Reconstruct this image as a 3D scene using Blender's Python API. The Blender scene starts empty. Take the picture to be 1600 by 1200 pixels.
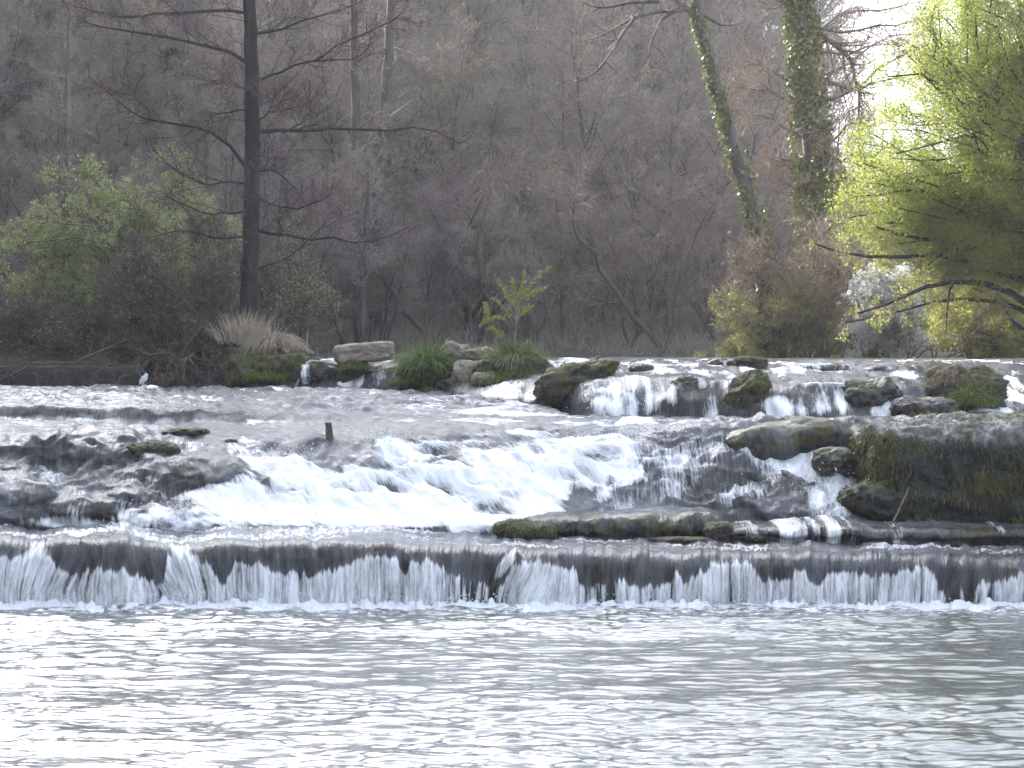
import bpy, bmesh, math
import numpy as np
from mathutils import Vector
sc = bpy.context.scene
COL = sc.collection

# ------------------------------------------------------------------ camera, sky, sun, exposure
FPX, HOR, ZC = 3200.0, 548.0, 3.102           # focal length in photo pixels, horizon row, eye height over the pool
cd = bpy.data.cameras.new('camera'); cam = bpy.data.objects.new('camera', cd); COL.objects.link(cam)
cd.sensor_width = 36.0; cd.lens = 36.0 * FPX / 1600.0; cd.shift_y = -(600.0 - HOR) / 1600.0
cd.clip_start = 0.1; cd.clip_end = 3000.0
cam.location = (0, 0, ZC); cam.rotation_euler = (math.pi / 2, 0, 0)
sc.camera = cam
SUN_EL, SUN_AZ = math.radians(27), math.radians(-35)   # azimuth from +Y towards +X
sdir = Vector((math.sin(SUN_AZ) * math.cos(SUN_EL), math.cos(SUN_AZ) * math.cos(SUN_EL), math.sin(SUN_EL)))
world = bpy.data.worlds.new("World"); sc.world = world; world.use_nodes = True
wn = world.node_tree.nodes; wl = world.node_tree.links
sky = wn.new('ShaderNodeTexSky'); sky.sky_type = 'NISHITA'; sky.sun_disc = False
sky.sun_elevation = SUN_EL; sky.sun_rotation = SUN_AZ
sky.air_density = 1.0; sky.dust_density = 6.0; sky.ozone_density = 1.0
hs = wn.new('ShaderNodeHueSaturation'); hs.inputs['Saturation'].default_value = .36   # thin overcast: a whiter sky
wl.new(sky.outputs[0], hs.inputs['Color']); tn = wn.new('ShaderNodeMix'); tn.data_type = 'RGBA'; tn.blend_type = 'MULTIPLY'; tn.inputs[0].default_value = 1; tn.inputs[7].default_value = (.93, .99, 1.10, 1)
wl.new(hs.outputs[0], tn.inputs[6]); wl.new(tn.outputs[2], wn['Background'].inputs[0]); wn['Background'].inputs[1].default_value = 0.15
ld = bpy.data.lights.new('sun', 'SUN'); ld.energy = 3.2; ld.angle = math.radians(0.5); ld.color = (1, .94, .84)
sun = bpy.data.objects.new('sun', ld); COL.objects.link(sun)
sun.rotation_euler = (-sdir).to_track_quat('-Z', 'Y').to_euler(); sun.location = (-40, 60, 80)
vs = sc.view_settings; vs.view_transform = 'Standard'; vs.look = 'None'; vs.gamma = 1; vs.use_curve_mapping = False
vs.exposure = 2.35

# ------------------------------------------------------------------ helpers
def Zp(py, Y): return ZC - (py - HOR) * Y / FPX
def Xp(px, Y): return (px - 800.0) / FPX * Y
def at(px, py, Y): return np.array([Xp(px, Y), Y, Zp(py, Y)])
def sm(a, b, x):
    t = np.clip((x - a) / (b - a), 0, 1); return t * t * (3 - 2 * t)

def _h(ix, iy, iz, s):
    n = (ix * 374761393 + iy * 668265263 + iz * 1274126177 + s * 974634777) & 0xffffffff
    n = ((n ^ (n >> 13)) * 1274126177) & 0xffffffff
    n = ((n ^ (n >> 16)) * 2246822519) & 0xffffffff
    return ((n ^ (n >> 15)) & 0xffffff) / float(0xffffff)
def vn(x, y, z=0.0, s=0):
    x, y, z = np.broadcast_arrays(np.asarray(x, float), np.asarray(y, float), np.asarray(z, float))
    x0, y0, z0 = np.floor(x).astype(np.int64), np.floor(y).astype(np.int64), np.floor(z).astype(np.int64)
    fx, fy, fz = x - x0, y - y0, z - z0
    fx, fy, fz = [f * f * f * (f * (f * 6 - 15) + 10) for f in (fx, fy, fz)]
    r = 0
    for dx in (0, 1):
        for dy in (0, 1):
            for dz in (0, 1):
                w = (fx if dx else 1 - fx) * (fy if dy else 1 - fy) * (fz if dz else 1 - fz)
                r = r + w * _h(x0 + dx, y0 + dy, z0 + dz, s)
    return r * 2 - 1
def fbm(x, y, z=0.0, o=4, s=0, g=.5):
    r, a, f = 0, 1.0, 1.0
    for i in range(o):
        r = r + a * vn(x * f, y * f, np.asarray(z) * f, s + i * 17); a *= g; f *= 2.03
    return r

def mk(name, V, F, mat=None, parent=None, smooth=True, attrs=None, label=None, cat=None, group=None, kind=None):
    """one mesh object from an (n,3) vertex array and (m,k) face array(s)"""
    V = np.ascontiguousarray(np.asarray(V, np.float32).reshape(-1, 3))
    Fs = F if isinstance(F, (list, tuple)) else [F]
    Fs = [np.asarray(f, np.int32) for f in Fs if len(f)]
    me = bpy.data.meshes.new(name)
    me.vertices.add(len(V)); me.vertices.foreach_set('co', V.ravel())
    tot = np.concatenate([np.full(len(f), f.shape[1], np.int32) for f in Fs])
    loops = np.concatenate([f.ravel() for f in Fs])
    me.loops.add(len(loops)); me.loops.foreach_set('vertex_index', loops)
    me.polygons.add(len(tot))
    st = np.concatenate([[0], np.cumsum(tot)[:-1]]).astype(np.int32)
    me.polygons.foreach_set('loop_start', st); me.polygons.foreach_set('loop_total', tot)
    me.polygons.foreach_set('use_smooth', np.full(len(tot), smooth))
    me.update(calc_edges=True)
    for k, a in (attrs or {}).items():
        a = np.asarray(a, np.float32)
        if a.ndim == 0: a = np.full(len(V), float(a), np.float32)
        a = np.ascontiguousarray(a)
        if a.ndim >= 2 and a.shape[-1] == 3 and a.size == len(V) * 3:
            at_ = me.attributes.new(k, 'FLOAT_VECTOR', 'POINT'); at_.data.foreach_set('vector', a.ravel())
        else:
            at_ = me.attributes.new(k, 'FLOAT', 'POINT'); at_.data.foreach_set('value', a.ravel())
    if mat: me.materials.append(mat)
    o = bpy.data.objects.new(name, me); COL.objects.link(o)
    if parent: o.parent = parent
    tag(o, label, cat, group, kind)
    return o
def tag(o, label=None, cat=None, group=None, kind=None):
    for k, v in (('label', label), ('category', cat), ('group', group), ('kind', kind)):
        if v: o[k] = v
    return o
def thing(name, label, cat, loc=(0, 0, 0), group=None):
    o = bpy.data.objects.new(name, None); COL.objects.link(o); o.location = loc; o.empty_display_size = .1
    return tag(o, label, cat, group)
def gridF(n, m):
    i = np.arange(n * m).reshape(n, m)
    return np.stack([i[:-1, :-1], i[1:, :-1], i[1:, 1:], i[:-1, 1:]], -1).reshape(-1, 4)
def join(parts):
    Vs, Fs, off = [], {}, 0
    for V, F in parts:
        if len(V) == 0: continue
        for f in (F if isinstance(F, list) else [F]):
            if len(f): Fs.setdefault(f.shape[1], []).append(f + off)
        Vs.append(V); off += len(V)
    return np.concatenate(Vs), [np.concatenate(f) for f in Fs.values()]

# ------------------------------------------------------------------ materials
def mat(name):
    m = bpy.data.materials.new(name); m.use_nodes = True
    nt = m.node_tree; return m, nt, nt.nodes, nt.links, nt.nodes['Principled BSDF']
def N(nt, typ, **kw):
    n = nt.nodes.new(typ)
    for k, v in kw.items():
        if k.startswith('i_'):
            key = k[2:]; n.inputs[int(key) if key.isdigit() else key].default_value = v
        else: setattr(n, k, v)
    return n
def link(nt, a, b): nt.links.new(a, b)
def math_(nt, op, a, b=None, c=None, clamp=False):
    n = nt.nodes.new('ShaderNodeMath'); n.operation = op; n.use_clamp = clamp
    for i, v in enumerate((a, b, c)):
        if v is None: continue
        if isinstance(v, (int, float)): n.inputs[i].default_value = v
        else: nt.links.new(v, n.inputs[i])
    return n.outputs[0]
def mixc(nt, f, a, b):
    n = nt.nodes.new('ShaderNodeMix'); n.data_type = 'RGBA'
    for i, v in ((0, f), (6, a), (7, b)):
        if isinstance(v, (int, float)): n.inputs[i].default_value = v
        elif isinstance(v, tuple): n.inputs[i].default_value = (*v, 1)
        else: nt.links.new(v, n.inputs[i])
    return n.outputs[2]
def attr(nt, name): return N(nt, 'ShaderNodeAttribute', attribute_name=name)
def noise(nt, vec, scale, detail=3, rough=.55, dist=0):
    n = N(nt, 'ShaderNodeTexNoise', i_Scale=scale, i_Detail=detail, i_Roughness=rough, i_Distortion=dist)
    if vec is not None: nt.links.new(vec, n.inputs['Vector'])
    return n.outputs['Fac']
def mapping(nt, vec, scale):
    n = N(nt, 'ShaderNodeMapping'); n.inputs['Scale'].default_value = scale; nt.links.new(vec, n.inputs['Vector']); return n.outputs[0]
def contrast(nt, v, k, mid=.5, out=.5):
    return math_(nt, 'ADD', math_(nt, 'MULTIPLY', math_(nt, 'SUBTRACT', v, mid), k), out, clamp=True)

def mat_cascade():
    m, nt, nd, lk, b = mat('flowing_water_over_rock')
    fl = attr(nt, 'flow').outputs['Vector']; foam = attr(nt, 'foam').outputs['Fac']
    film = attr(nt, 'film').outputs['Fac']; moss = attr(nt, 'moss').outputs['Fac']
    s1 = noise(nt, mapping(nt, fl, (26, 2.6, 1)), 1, 4, .6)
    s2 = noise(nt, mapping(nt, fl, (70, 9, 1)), 1, 3, .6)
    s3 = noise(nt, mapping(nt, fl, (7, 2.2, 1)), 1, 3, .55)
    st = math_(nt, 'ADD', math_(nt, 'ADD', math_(nt, 'MULTIPLY', s1, .5), math_(nt, 'MULTIPLY', s2, .28)), math_(nt, 'MULTIPLY', s3, .22))
    stc = math_(nt, 'MULTIPLY', math_(nt, 'SUBTRACT', st, .5), 4.0)          # about -1..1
    fm = math_(nt, 'ADD', math_(nt, 'MULTIPLY', stc, .40), foam)
    fm = contrast(nt, fm, 2.2)
    fi = contrast(nt, math_(nt, 'ADD', math_(nt, 'MULTIPLY', stc, .55), film), 1.6)
    geo = N(nt, 'ShaderNodeNewGeometry')
    rn = noise(nt, geo.outputs['Position'], 6, 5, .65)
    rock = mixc(nt, contrast(nt, rn, 2.5), (.017, .017, .018), (.055, .050, .046))
    mn = contrast(nt, math_(nt, 'ADD', moss, math_(nt, 'MULTIPLY', math_(nt, 'SUBTRACT', rn, .5), 1.6)), 3.0)
    rock = mixc(nt, mn, rock, mixc(nt, s2, (.022, .026, .006), (.085, .075, .02)))
    c = mixc(nt, math_(nt, 'MULTIPLY', fi, .75), rock, (.155, .165, .18))
    c = mixc(nt, fm, c, (.79, .805, .825))
    lk.new(c, b.inputs['Base Color'])
    lk.new(math_(nt, 'ADD', math_(nt, 'MULTIPLY', fm, .36), .22), b.inputs['Roughness'])
    b.inputs['IOR'].default_value = 1.33; b.inputs['Specular IOR Level'].default_value = .25
    bp = N(nt, 'ShaderNodeBump', i_Strength=1.0, i_Distance=.045)
    fo_n = noise(nt, geo.outputs['Position'], 16, 5, .65)
    lk.new(math_(nt, 'SUBTRACT', 1.0, math_(nt, 'MULTIPLY', fm, .35)), bp.inputs['Strength'])
    lk.new(math_(nt, 'ADD', math_(nt, 'MULTIPLY', st, math_(nt, 'SUBTRACT', 1.0, math_(nt, 'MULTIPLY', fm, .75))), math_(nt, 'MULTIPLY', math_(nt, 'ADD', rn, math_(nt, 'MULTIPLY', fm, fo_n)), .35)), bp.inputs['Height']); lk.new(bp.outputs[0], b.inputs['Normal'])
    return m
def mat_water(name, col, bump, sx, sy, rough=.06):
    m, nt, nd, lk, b = mat(name)
    geo = N(nt, 'ShaderNodeNewGeometry').outputs['Position']
    a = noise(nt, mapping(nt, geo, (sx, sy, 1)), 1, 4, .6)
    c = noise(nt, mapping(nt, geo, (sx * 3.1, sy * 3.4, 1)), 1, 3, .6)
    ff = contrast(nt, math_(nt, 'ADD', attr(nt, 'foam').outputs['Fac'], math_(nt, 'MULTIPLY', math_(nt, 'SUBTRACT', noise(nt, mapping(nt, geo, (6, 11, 1)), 1, 5, .7), .5), 2.4)), 3, .8)
    lk.new(mixc(nt, ff, col, (.7, .72, .74)), b.inputs['Base Color']); lk.new(math_(nt, 'ADD', math_(nt, 'MULTIPLY', ff, .4), rough), b.inputs['Roughness']); b.inputs['IOR'].default_value = 1.6
    bp = N(nt, 'ShaderNodeBump', i_Strength=bump, i_Distance=.03)
    lk.new(math_(nt, 'ADD', a, math_(nt, 'MULTIPLY', c, .35)), bp.inputs['Height']); lk.new(bp.outputs[0], b.inputs['Normal'])
    return m
def mat_foam():
    m, nt, nd, lk, b = mat('white_foam')
    geo = N(nt, 'ShaderNodeNewGeometry').outputs['Position']
    n = noise(nt, geo, 22, 5, .65)
    lk.new(mixc(nt, n, (.68, .72, .75), (.82, .84, .86)), b.inputs['Base Color']); b.inputs['Roughness'].default_value = .6
    bp = N(nt, 'ShaderNodeBump', i_Strength=.8, i_Distance=.03); lk.new(n, bp.inputs['Height']); lk.new(bp.outputs[0], b.inputs['Normal'])
    return m
def mat_rock(name, c1, c2, moss1=(.03, .045, .008), moss2=(.11, .13, .022), rough=.75, sc_=5.0, streak=0.0):
    m, nt, nd, lk, b = mat(name)
    geo = N(nt, 'ShaderNodeNewGeometry').outputs['Position']
    n1 = noise(nt, geo, sc_, 6, .65); n2 = noise(nt, geo, sc_ * 6, 4, .6)
    v = mapping(nt, geo, (9, 9, 1.6)); n3 = noise(nt, v, 1, 5, .65)
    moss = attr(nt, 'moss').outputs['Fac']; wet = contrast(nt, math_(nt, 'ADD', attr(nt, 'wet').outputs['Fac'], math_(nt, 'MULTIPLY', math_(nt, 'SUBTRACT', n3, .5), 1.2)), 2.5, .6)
    base = mixc(nt, contrast(nt, n1, 2.2), c1, c2)
    base = mixc(nt, math_(nt, 'MULTIPLY', contrast(nt, n3, 4), streak), base, tuple(x * .3 for x in c1))
    mm = contrast(nt, math_(nt, 'ADD', moss, math_(nt, 'MULTIPLY', math_(nt, 'SUBTRACT', n1, .5), 1.5)), 4)
    c = mixc(nt, mm, base, mixc(nt, contrast(nt, n2, 2.5), moss1, moss2))
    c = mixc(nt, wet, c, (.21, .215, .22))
    lk.new(c, b.inputs['Base Color']); lk.new(math_(nt, 'SUBTRACT', rough, math_(nt, 'MULTIPLY', wet, .3)), b.inputs['Roughness'])
    bp = N(nt, 'ShaderNodeBump', i_Strength=.9, i_Distance=.05)
    lk.new(math_(nt, 'ADD', n1, math_(nt, 'MULTIPLY', n2, .5)), bp.inputs['Height']); lk.new(bp.outputs[0], b.inputs['Normal'])
    return m
def mat_bark(name, c1, c2, sc_=7):
    m, nt, nd, lk, b = mat(name)
    geo = N(nt, 'ShaderNodeTexCoord').outputs['Object']
    n = noise(nt, mapping(nt, geo, (sc_, sc_, sc_ * .25)), 1, 5, .65)
    lk.new(mixc(nt, contrast(nt, n, 2.5), c1, c2), b.inputs['Base Color']); b.inputs['Roughness'].default_value = .85
    bp = N(nt, 'ShaderNodeBump', i_Strength=.8, i_Distance=.04); lk.new(n, bp.inputs['Height']); lk.new(bp.outputs[0], b.inputs['Normal'])
    return m
def mat_twig(name, c1, c2):
    m, nt, nd, lk, b = mat(name)
    r = N(nt, 'ShaderNodeNewGeometry').outputs['Random Per Island']
    lk.new(mixc(nt, r, c1, c2), b.inputs['Base Color']); b.inputs['Roughness'].default_value = .8
    return m
def mat_leaf(name, c1, c2, trans=.45):
    m, nt, nd, lk, b = mat(name)
    g = N(nt, 'ShaderNodeNewGeometry')
    n = noise(nt, g.outputs['Position'], 1.3, 3, .6)
    f = math_(nt, 'ADD', math_(nt, 'MULTIPLY', g.outputs['Random Per Island'], .6), math_(nt, 'MULTIPLY', contrast(nt, n, 2), .4))
    c = mixc(nt, f, c1, c2)
    lk.new(c, b.inputs['Base Color']); b.inputs['Roughness'].default_value = .55
    t = N(nt, 'ShaderNodeBsdfTranslucent'); lk.new(c, t.inputs[0])
    mx = N(nt, 'ShaderNodeMixShader', i_0=trans); lk.new(b.outputs[0], mx.inputs[1]); lk.new(t.outputs[0], mx.inputs[2])
    lk.new(mx.outputs[0], nd['Material Output'].inputs[0])
    return m
def mat_ground(name, c1, c2, c3, sc_=.35):
    m, nt, nd, lk, b = mat(name)
    geo = N(nt, 'ShaderNodeNewGeometry').outputs['Position']
    n1 = noise(nt, geo, sc_, 5, .6); n2 = noise(nt, geo, sc_ * 14, 5, .7)
    c = mixc(nt, contrast(nt, n2, 2.4), c1, c2); c = mixc(nt, contrast(nt, n1, 3, .58), c, c3)
    lk.new(c, b.inputs['Base Color']); b.inputs['Roughness'].default_value = .95
    bp = N(nt, 'ShaderNodeBump', i_Strength=1, i_Distance=.3); lk.new(n2, bp.inputs['Height']); lk.new(bp.outputs[0], b.inputs['Normal'])
    return m

M_CASC = mat_cascade()
M_POOL = mat_water('pool_water', (.12, .127, .12), .16, 9, 18, .03)
M_FOAM = mat_foam()
M_ROCKPALE = mat_rock('pale_limestone', (.13, .11, .09), (.36, .30, .24))
M_ROCKDARK = mat_rock('dark_wet_rock', (.018, .017, .016), (.06, .05, .04), rough=.45)
M_MOSSCLIFF = mat_rock('moss_hung_tufa', (.004, .0045, .004), (.016, .016, .014), (.012, .018, .005), (.10, .10, .02), rough=.6, sc_=3.0, streak=.8)
M_MOSSROCK = mat_rock('mossy_rock', (.018, .016, .012), (.055, .045, .032), (.018, .025, .005), (.085, .085, .016), rough=.7)
M_WALL = mat_rock('old_weir_concrete', (.022, .02, .018), (.07, .06, .05), (.02, .025, .008), (.05, .05, .015))
M_HILL = mat_ground('leaf_litter', (.08, .066, .054), (.17, .14, .115), (.10, .105, .055))
M_BANK = mat_ground('bank_soil', (.04, .035, .022), (.10, .085, .05), (.07, .085, .025))
M_BARKDARK = mat_bark('alder_bark', (.012, .010, .009), (.04, .033, .03))
M_BARKGREY = mat_bark('grey_bark', (.055, .048, .044), (.17, .15, .135))
M_BARKPALE = mat_bark('pale_bark', (.08, .066, .056), (.22, .185, .16))
M_TWIGHILL = mat_twig('bare_twigs', (.165, .138, .120), (.355, .303, .268))
M_TWIGRED = mat_twig('budding_twigs', (.07, .05, .046), (.16, .11, .10))
M_TWIGTAN = mat_twig('tan_twigs', (.21, .155, .115), (.44, .345, .26))
M_TWIGDARK = mat_twig('dark_twigs', (.055, .047, .04), (.15, .128, .108))
M_ROOT = mat_twig('bleached_roots', (.04, .033, .027), (.15, .125, .10))
M_LWILLOW = mat_leaf('willow_leaf', (.19, .24, .045), (.42, .46, .105), .66)
M_LYELLOW = mat_leaf('yellow_green_leaf', (.36, .38, .08), (.58, .58, .17), .72)
M_LPALE = mat_leaf('pale_spring_leaf', (.22, .25, .11), (.42, .45, .20))
M_LHILL = mat_leaf('hill_buds', (.20, .20, .07), (.34, .31, .12))
M_LSHRUB = mat_leaf('shrub_leaf', (.22, .27, .06), (.42, .46, .12), .6)
M_IVY = mat_leaf('ivy_leaf', (.035, .055, .012), (.30, .31, .10), .2)
M_BLOSSOM = mat_leaf('white_blossom', (.72, .72, .68), (.92, .92, .90), .7)
M_GRASS = mat_leaf('green_grass', (.045, .085, .012), (.17, .24, .05), .3)
M_DRY = mat_leaf('dry_grass', (.27, .22, .16), (.52, .44, .34), .3)
M_MOSS = mat_leaf('moss_tips', (.05, .085, .008), (.16, .20, .02), .25)
M_MOSSDARK = mat_leaf('moss_hair', (.03, .036, .008), (.19, .185, .04), .2)
M_WOOD = mat_bark('weathered_wood', (.10, .085, .07), (.30, .25, .20), 14)
M_SCRAP = mat_foam()

# ------------------------------------------------------------------ plant building kit
def nrm(a): return a / np.maximum(np.linalg.norm(a, axis=-1, keepdims=True), 1e-9)
def perp(d, rng):
    r = rng.normal(size=d.shape); r = r - (r * d).sum(-1, keepdims=True) * d; return nrm(r)
def polyl(S, D, L, m, jit, up, rng):
    P = np.empty((len(S), m, 3)); P[:, 0] = S; d = nrm(D)
    for i in range(1, m):
        d = nrm(d + rng.normal(size=d.shape) * jit + np.array([0, 0, 1.0]) * up)
        P[:, i] = P[:, i - 1] + d * (L / (m - 1))[:, None]
    return P
def children(P, R, n, L, ang, rng, m=4, tmin=.2, tmax=1.0, jit=.18, up=.05, rr=.55, taper=.25, shrink=.5, flat=0.0):
    """n children per parent polyline; returns (P,R) of the children"""
    Np, mp = P.shape[:2]
    t = tmin + (tmax - tmin) * (np.arange(n)[None] + rng.random((Np, n))) / n
    f = t * (mp - 1) * .9999; i = np.floor(f).astype(int); w = (f - i)[..., None]; a = np.arange(Np)[:, None]
    S = P[a, i] * (1 - w) + P[a, i + 1] * w
    D = nrm(P[a, i + 1] - P[a, i])
    r = (R[a, i] * (1 - w[..., 0]) + R[a, i + 1] * w[..., 0]) * rr
    S, D, r, t = S.reshape(-1, 3), D.reshape(-1, 3), r.ravel(), t.ravel()
    q = perp(D, rng); q[:, 2] *= (1 - flat); q = nrm(q)
    an = np.radians(rng.normal(ang, 12, len(S)))[:, None]
    D2 = np.cos(an) * D + np.sin(an) * q
    Ls = L * (1 - shrink * t) * rng.uniform(.6, 1.25, len(S))
    C = polyl(S, D2, Ls, m, jit, up, rng)
    RR = r[:, None] * np.linspace(1, taper, m)[None]
    return C, RR
def tubes(P, R, k):
    """(N,m,3) polylines, (N,m) radii -> k-sided tubes"""
    Nn, m = P.shape[:2]
    T = np.empty_like(P); T[:, 1:-1] = P[:, 2:] - P[:, :-2]; T[:, 0] = P[:, 1] - P[:, 0]; T[:, -1] = P[:, -1] - P[:, -2]
    T = nrm(T); ref = np.where(np.abs(T[:, :1, 2:]) > .8, np.array([1.0, 0, 0]), np.array([0, 0, 1.0]))
    U = nrm(np.cross(T, np.broadcast_to(ref, T.shape))); W = np.cross(T, U)
    th = np.arange(k) * 2 * math.pi / k
    V = P[:, :, None] + R[:, :, None, None] * (np.cos(th)[:, None] * U[:, :, None] + np.sin(th)[:, None] * W[:, :, None])
    i = np.arange(Nn * m * k).reshape(Nn, m, k); j = np.roll(i, -1, 2)
    F = np.stack([i[:, :-1], j[:, :-1], j[:, 1:], i[:, 1:]], -1).reshape(-1, 4)
    return V.reshape(-1, 3), F
def tube1(pts, r0, r1, k=6, m=None, wob=0, rng=None):
    P = resamp(pts, m or max(4, len(pts) * 4))
    if wob and rng is not None: P = P + np.cumsum(rng.normal(size=P.shape), 0) * wob
    return tubes(P[None], np.linspace(r0, r1, len(P))[None], k)
def spikes(S, D, L, r, bend=None):
    """tapered three-sided twigs, base ring to point"""
    n = len(S); D = nrm(D)
    ref = np.where(np.abs(D[:, 2:]) > .8, np.array([1.0, 0, 0]), np.array([0, 0, 1.0]))
    U = nrm(np.cross(D, ref)); W = np.cross(D, U); V = np.empty((n, 4, 3))
    for k in range(3):
        a = k * 2 * math.pi / 3; V[:, k] = S + (np.cos(a) * U + np.sin(a) * W) * np.reshape(r, (-1, 1))
    V[:, 3] = S + D * np.reshape(L, (-1, 1))
    i = np.arange(n * 4).reshape(n, 4)
    F = np.concatenate([i[:, [0, 1, 3]], i[:, [1, 2, 3]], i[:, [2, 0, 3]]])
    return V.reshape(-1, 3), F
def twigs_on(P, n, L, r, ang, rng, up=.1, tmin=.1):
    R = np.ones(P.shape[:2]) * r
    C, _ = children(P, R, n, L, ang, rng, m=2, tmin=tmin, jit=.05, up=up)
    return C
def spk(C, r): return spikes(C[:, 0], C[:, -1] - C[:, 0], np.linalg.norm(C[:, -1] - C[:, 0], axis=1), np.full(len(C), r))
def blades(S, D, L, w, rng, droop=.6, seg=4):
    n = len(S); d = nrm(D); P = np.empty((n, seg + 1, 3)); P[:, 0] = S
    for i in range(seg):
        d = nrm(d + np.array([0, 0, -1.0]) * droop / seg * (1 + i)); P[:, i + 1] = P[:, i] + d * (L / seg)[:, None]
    q = rng.normal(size=(n, 3)); q[:, 2] *= .2; q = nrm(q); ws = w * np.array([1, .9, .7, .42, .05][:seg + 1])
    V = np.stack([P - q[:, None] * ws[:, None], P + q[:, None] * ws[:, None]], 2)       # n,seg+1,2,3
    i = np.arange(n * (seg + 1) * 2).reshape(n, seg + 1, 2)
    F = np.stack([i[:, :-1, 0], i[:, :-1, 1], i[:, 1:, 1], i[:, 1:, 0]], -1).reshape(-1, 4)
    return V.reshape(-1, 3), F
def leaves(Pt, size, rng, asp=.5, hang=0.0):
    n = len(Pt); d = rng.normal(size=(n, 3)); d[:, 2] -= hang; d = nrm(d); q = perp(d, rng)
    s = size * rng.uniform(.6, 1.3, (n, 1))
    V = np.stack([Pt, Pt + d * s * .5 + q * s * asp * .5, Pt + d * s, Pt + d * s * .5 - q * s * asp * .5], 1)
    return V.reshape(-1, 3), np.arange(n * 4).reshape(n, 4)
def on_lines(P, n, rng, spread=0.0, tmin=0.0):
    a = rng.integers(0, len(P), n); f = (tmin + (1 - tmin) * rng.random(n)) * (P.shape[1] - 1) * .9999; i = f.astype(int); w = (f - i)[:, None]
    return P[a, i] * (1 - w) + P[a, i + 1] * w + rng.normal(size=(n, 3)) * spread
def resamp(pts, m):
    p = np.asarray(pts, float); k = len(p)
    if k > 2:   # Catmull-Rom
        e = np.concatenate([[2 * p[0] - p[1]], p, [2 * p[-1] - p[-2]]])
        t = np.linspace(0, k - 1, m); i = np.minimum(t.astype(int), k - 2); u = (t - i)[:, None]
        a, b, c, d = e[i], e[i + 1], e[i + 2], e[i + 3]
        return .5 * (2 * b + (c - a) * u + (2 * a - 5 * b + 4 * c - d) * u ** 2 + (3 * b - a - 3 * c + d) * u ** 3)
    t = np.linspace(0, 1, m)[:, None]; return p[0] * (1 - t) + p[-1] * t
def to_ends(base, ends, m, rng, sag=.0, rise=.3, wob=.04):
    """curved limbs from base points to end points"""
    base = np.broadcast_to(base, ends.shape); t = np.linspace(0, 1, m)[None, :, None]
    D = ends - base; L = np.linalg.norm(D, axis=1)[:, None, None]
    P = base[:, None] + D[:, None] * t
    P = P + np.sin(t * math.pi) * L * (np.array([0, 0, 1.0]) * rise + rng.normal(size=(len(ends), 1, 3)) * .08)
    P[:, 1:-1] += rng.normal(size=P[:, 1:-1].shape) * wob * L
    return P
def in_ell(n, c, r, rng, shell=.0):
    d = nrm(rng.normal(size=(n, 3))); u = (shell + (1 - shell) * rng.random((n, 1)) ** (1 / 3.))
    return np.asarray(c) + d * u * np.asarray(r)

def bush(name, label, cat, base, center, radii, m_limb, m_twig, m_leaf, seed, n1=26, n2=7, n3=7, n4=5, l2=.9, l3=.45, l4=.25,
         nleaf=9000, lsize=.05, asp=.5, r1=.03, base_r=.25, rt=.006, shell=.35, rise=.12, group=None, gate=.0, part='foliage', zmin=None):
    rng = np.random.default_rng(seed); base = np.asarray(base, float)
    root = thing(name, label, cat, tuple(base), group); c = np.asarray(center, float) - base
    b = rng.normal(size=(n1, 3)) * base_r; b[:, 2] = -.1
    e = in_ell(n1, c, np.asarray(radii) * .85, rng, shell)
    if zmin is not None: e[:, 2] = np.maximum(e[:, 2], zmin)
    P1 = to_ends(b, e, 7, rng, rise=rise); R1 = rng.uniform(.6, 1.2, (n1, 1)) * r1 * np.linspace(1, .25, 7)[None]
    P2, R2 = children(P1, R1, n2, l2, 45, rng, m=4, tmin=.25, up=.08)
    P3, R3 = children(P2, R2, n3, l3, 45, rng, m=3, tmin=.15, up=.06)
    P4 = twigs_on(P3, n4, l4, rt, 40, rng) if n4 else None
    V, F = join([tubes(P1, R1, 5), tubes(P2, R2, 3)])
    mk('trunk', V, F, m_limb, root)
    tw = [spk(P3, rt * 1.3)] + ([spk(P4, rt)] if n4 else [])
    V, F = join(tw); mk('twigs', V, F, m_twig, root, smooth=False)
    if nleaf and m_leaf:
        src = P4 if n4 else P3
        pts = on_lines(src, int(nleaf * 1.6), rng, lsize * .4)
        g = fbm(pts[:, 0] * 1.3 + base[0], pts[:, 1] * 1.3, pts[:, 2] * 1.3, 2, seed)
        pts = pts[g > gate - .25][:nleaf]
        V, F = leaves(pts, lsize, rng, asp); mk(part, V, F, m_leaf, root, smooth=False)
    return root

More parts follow.
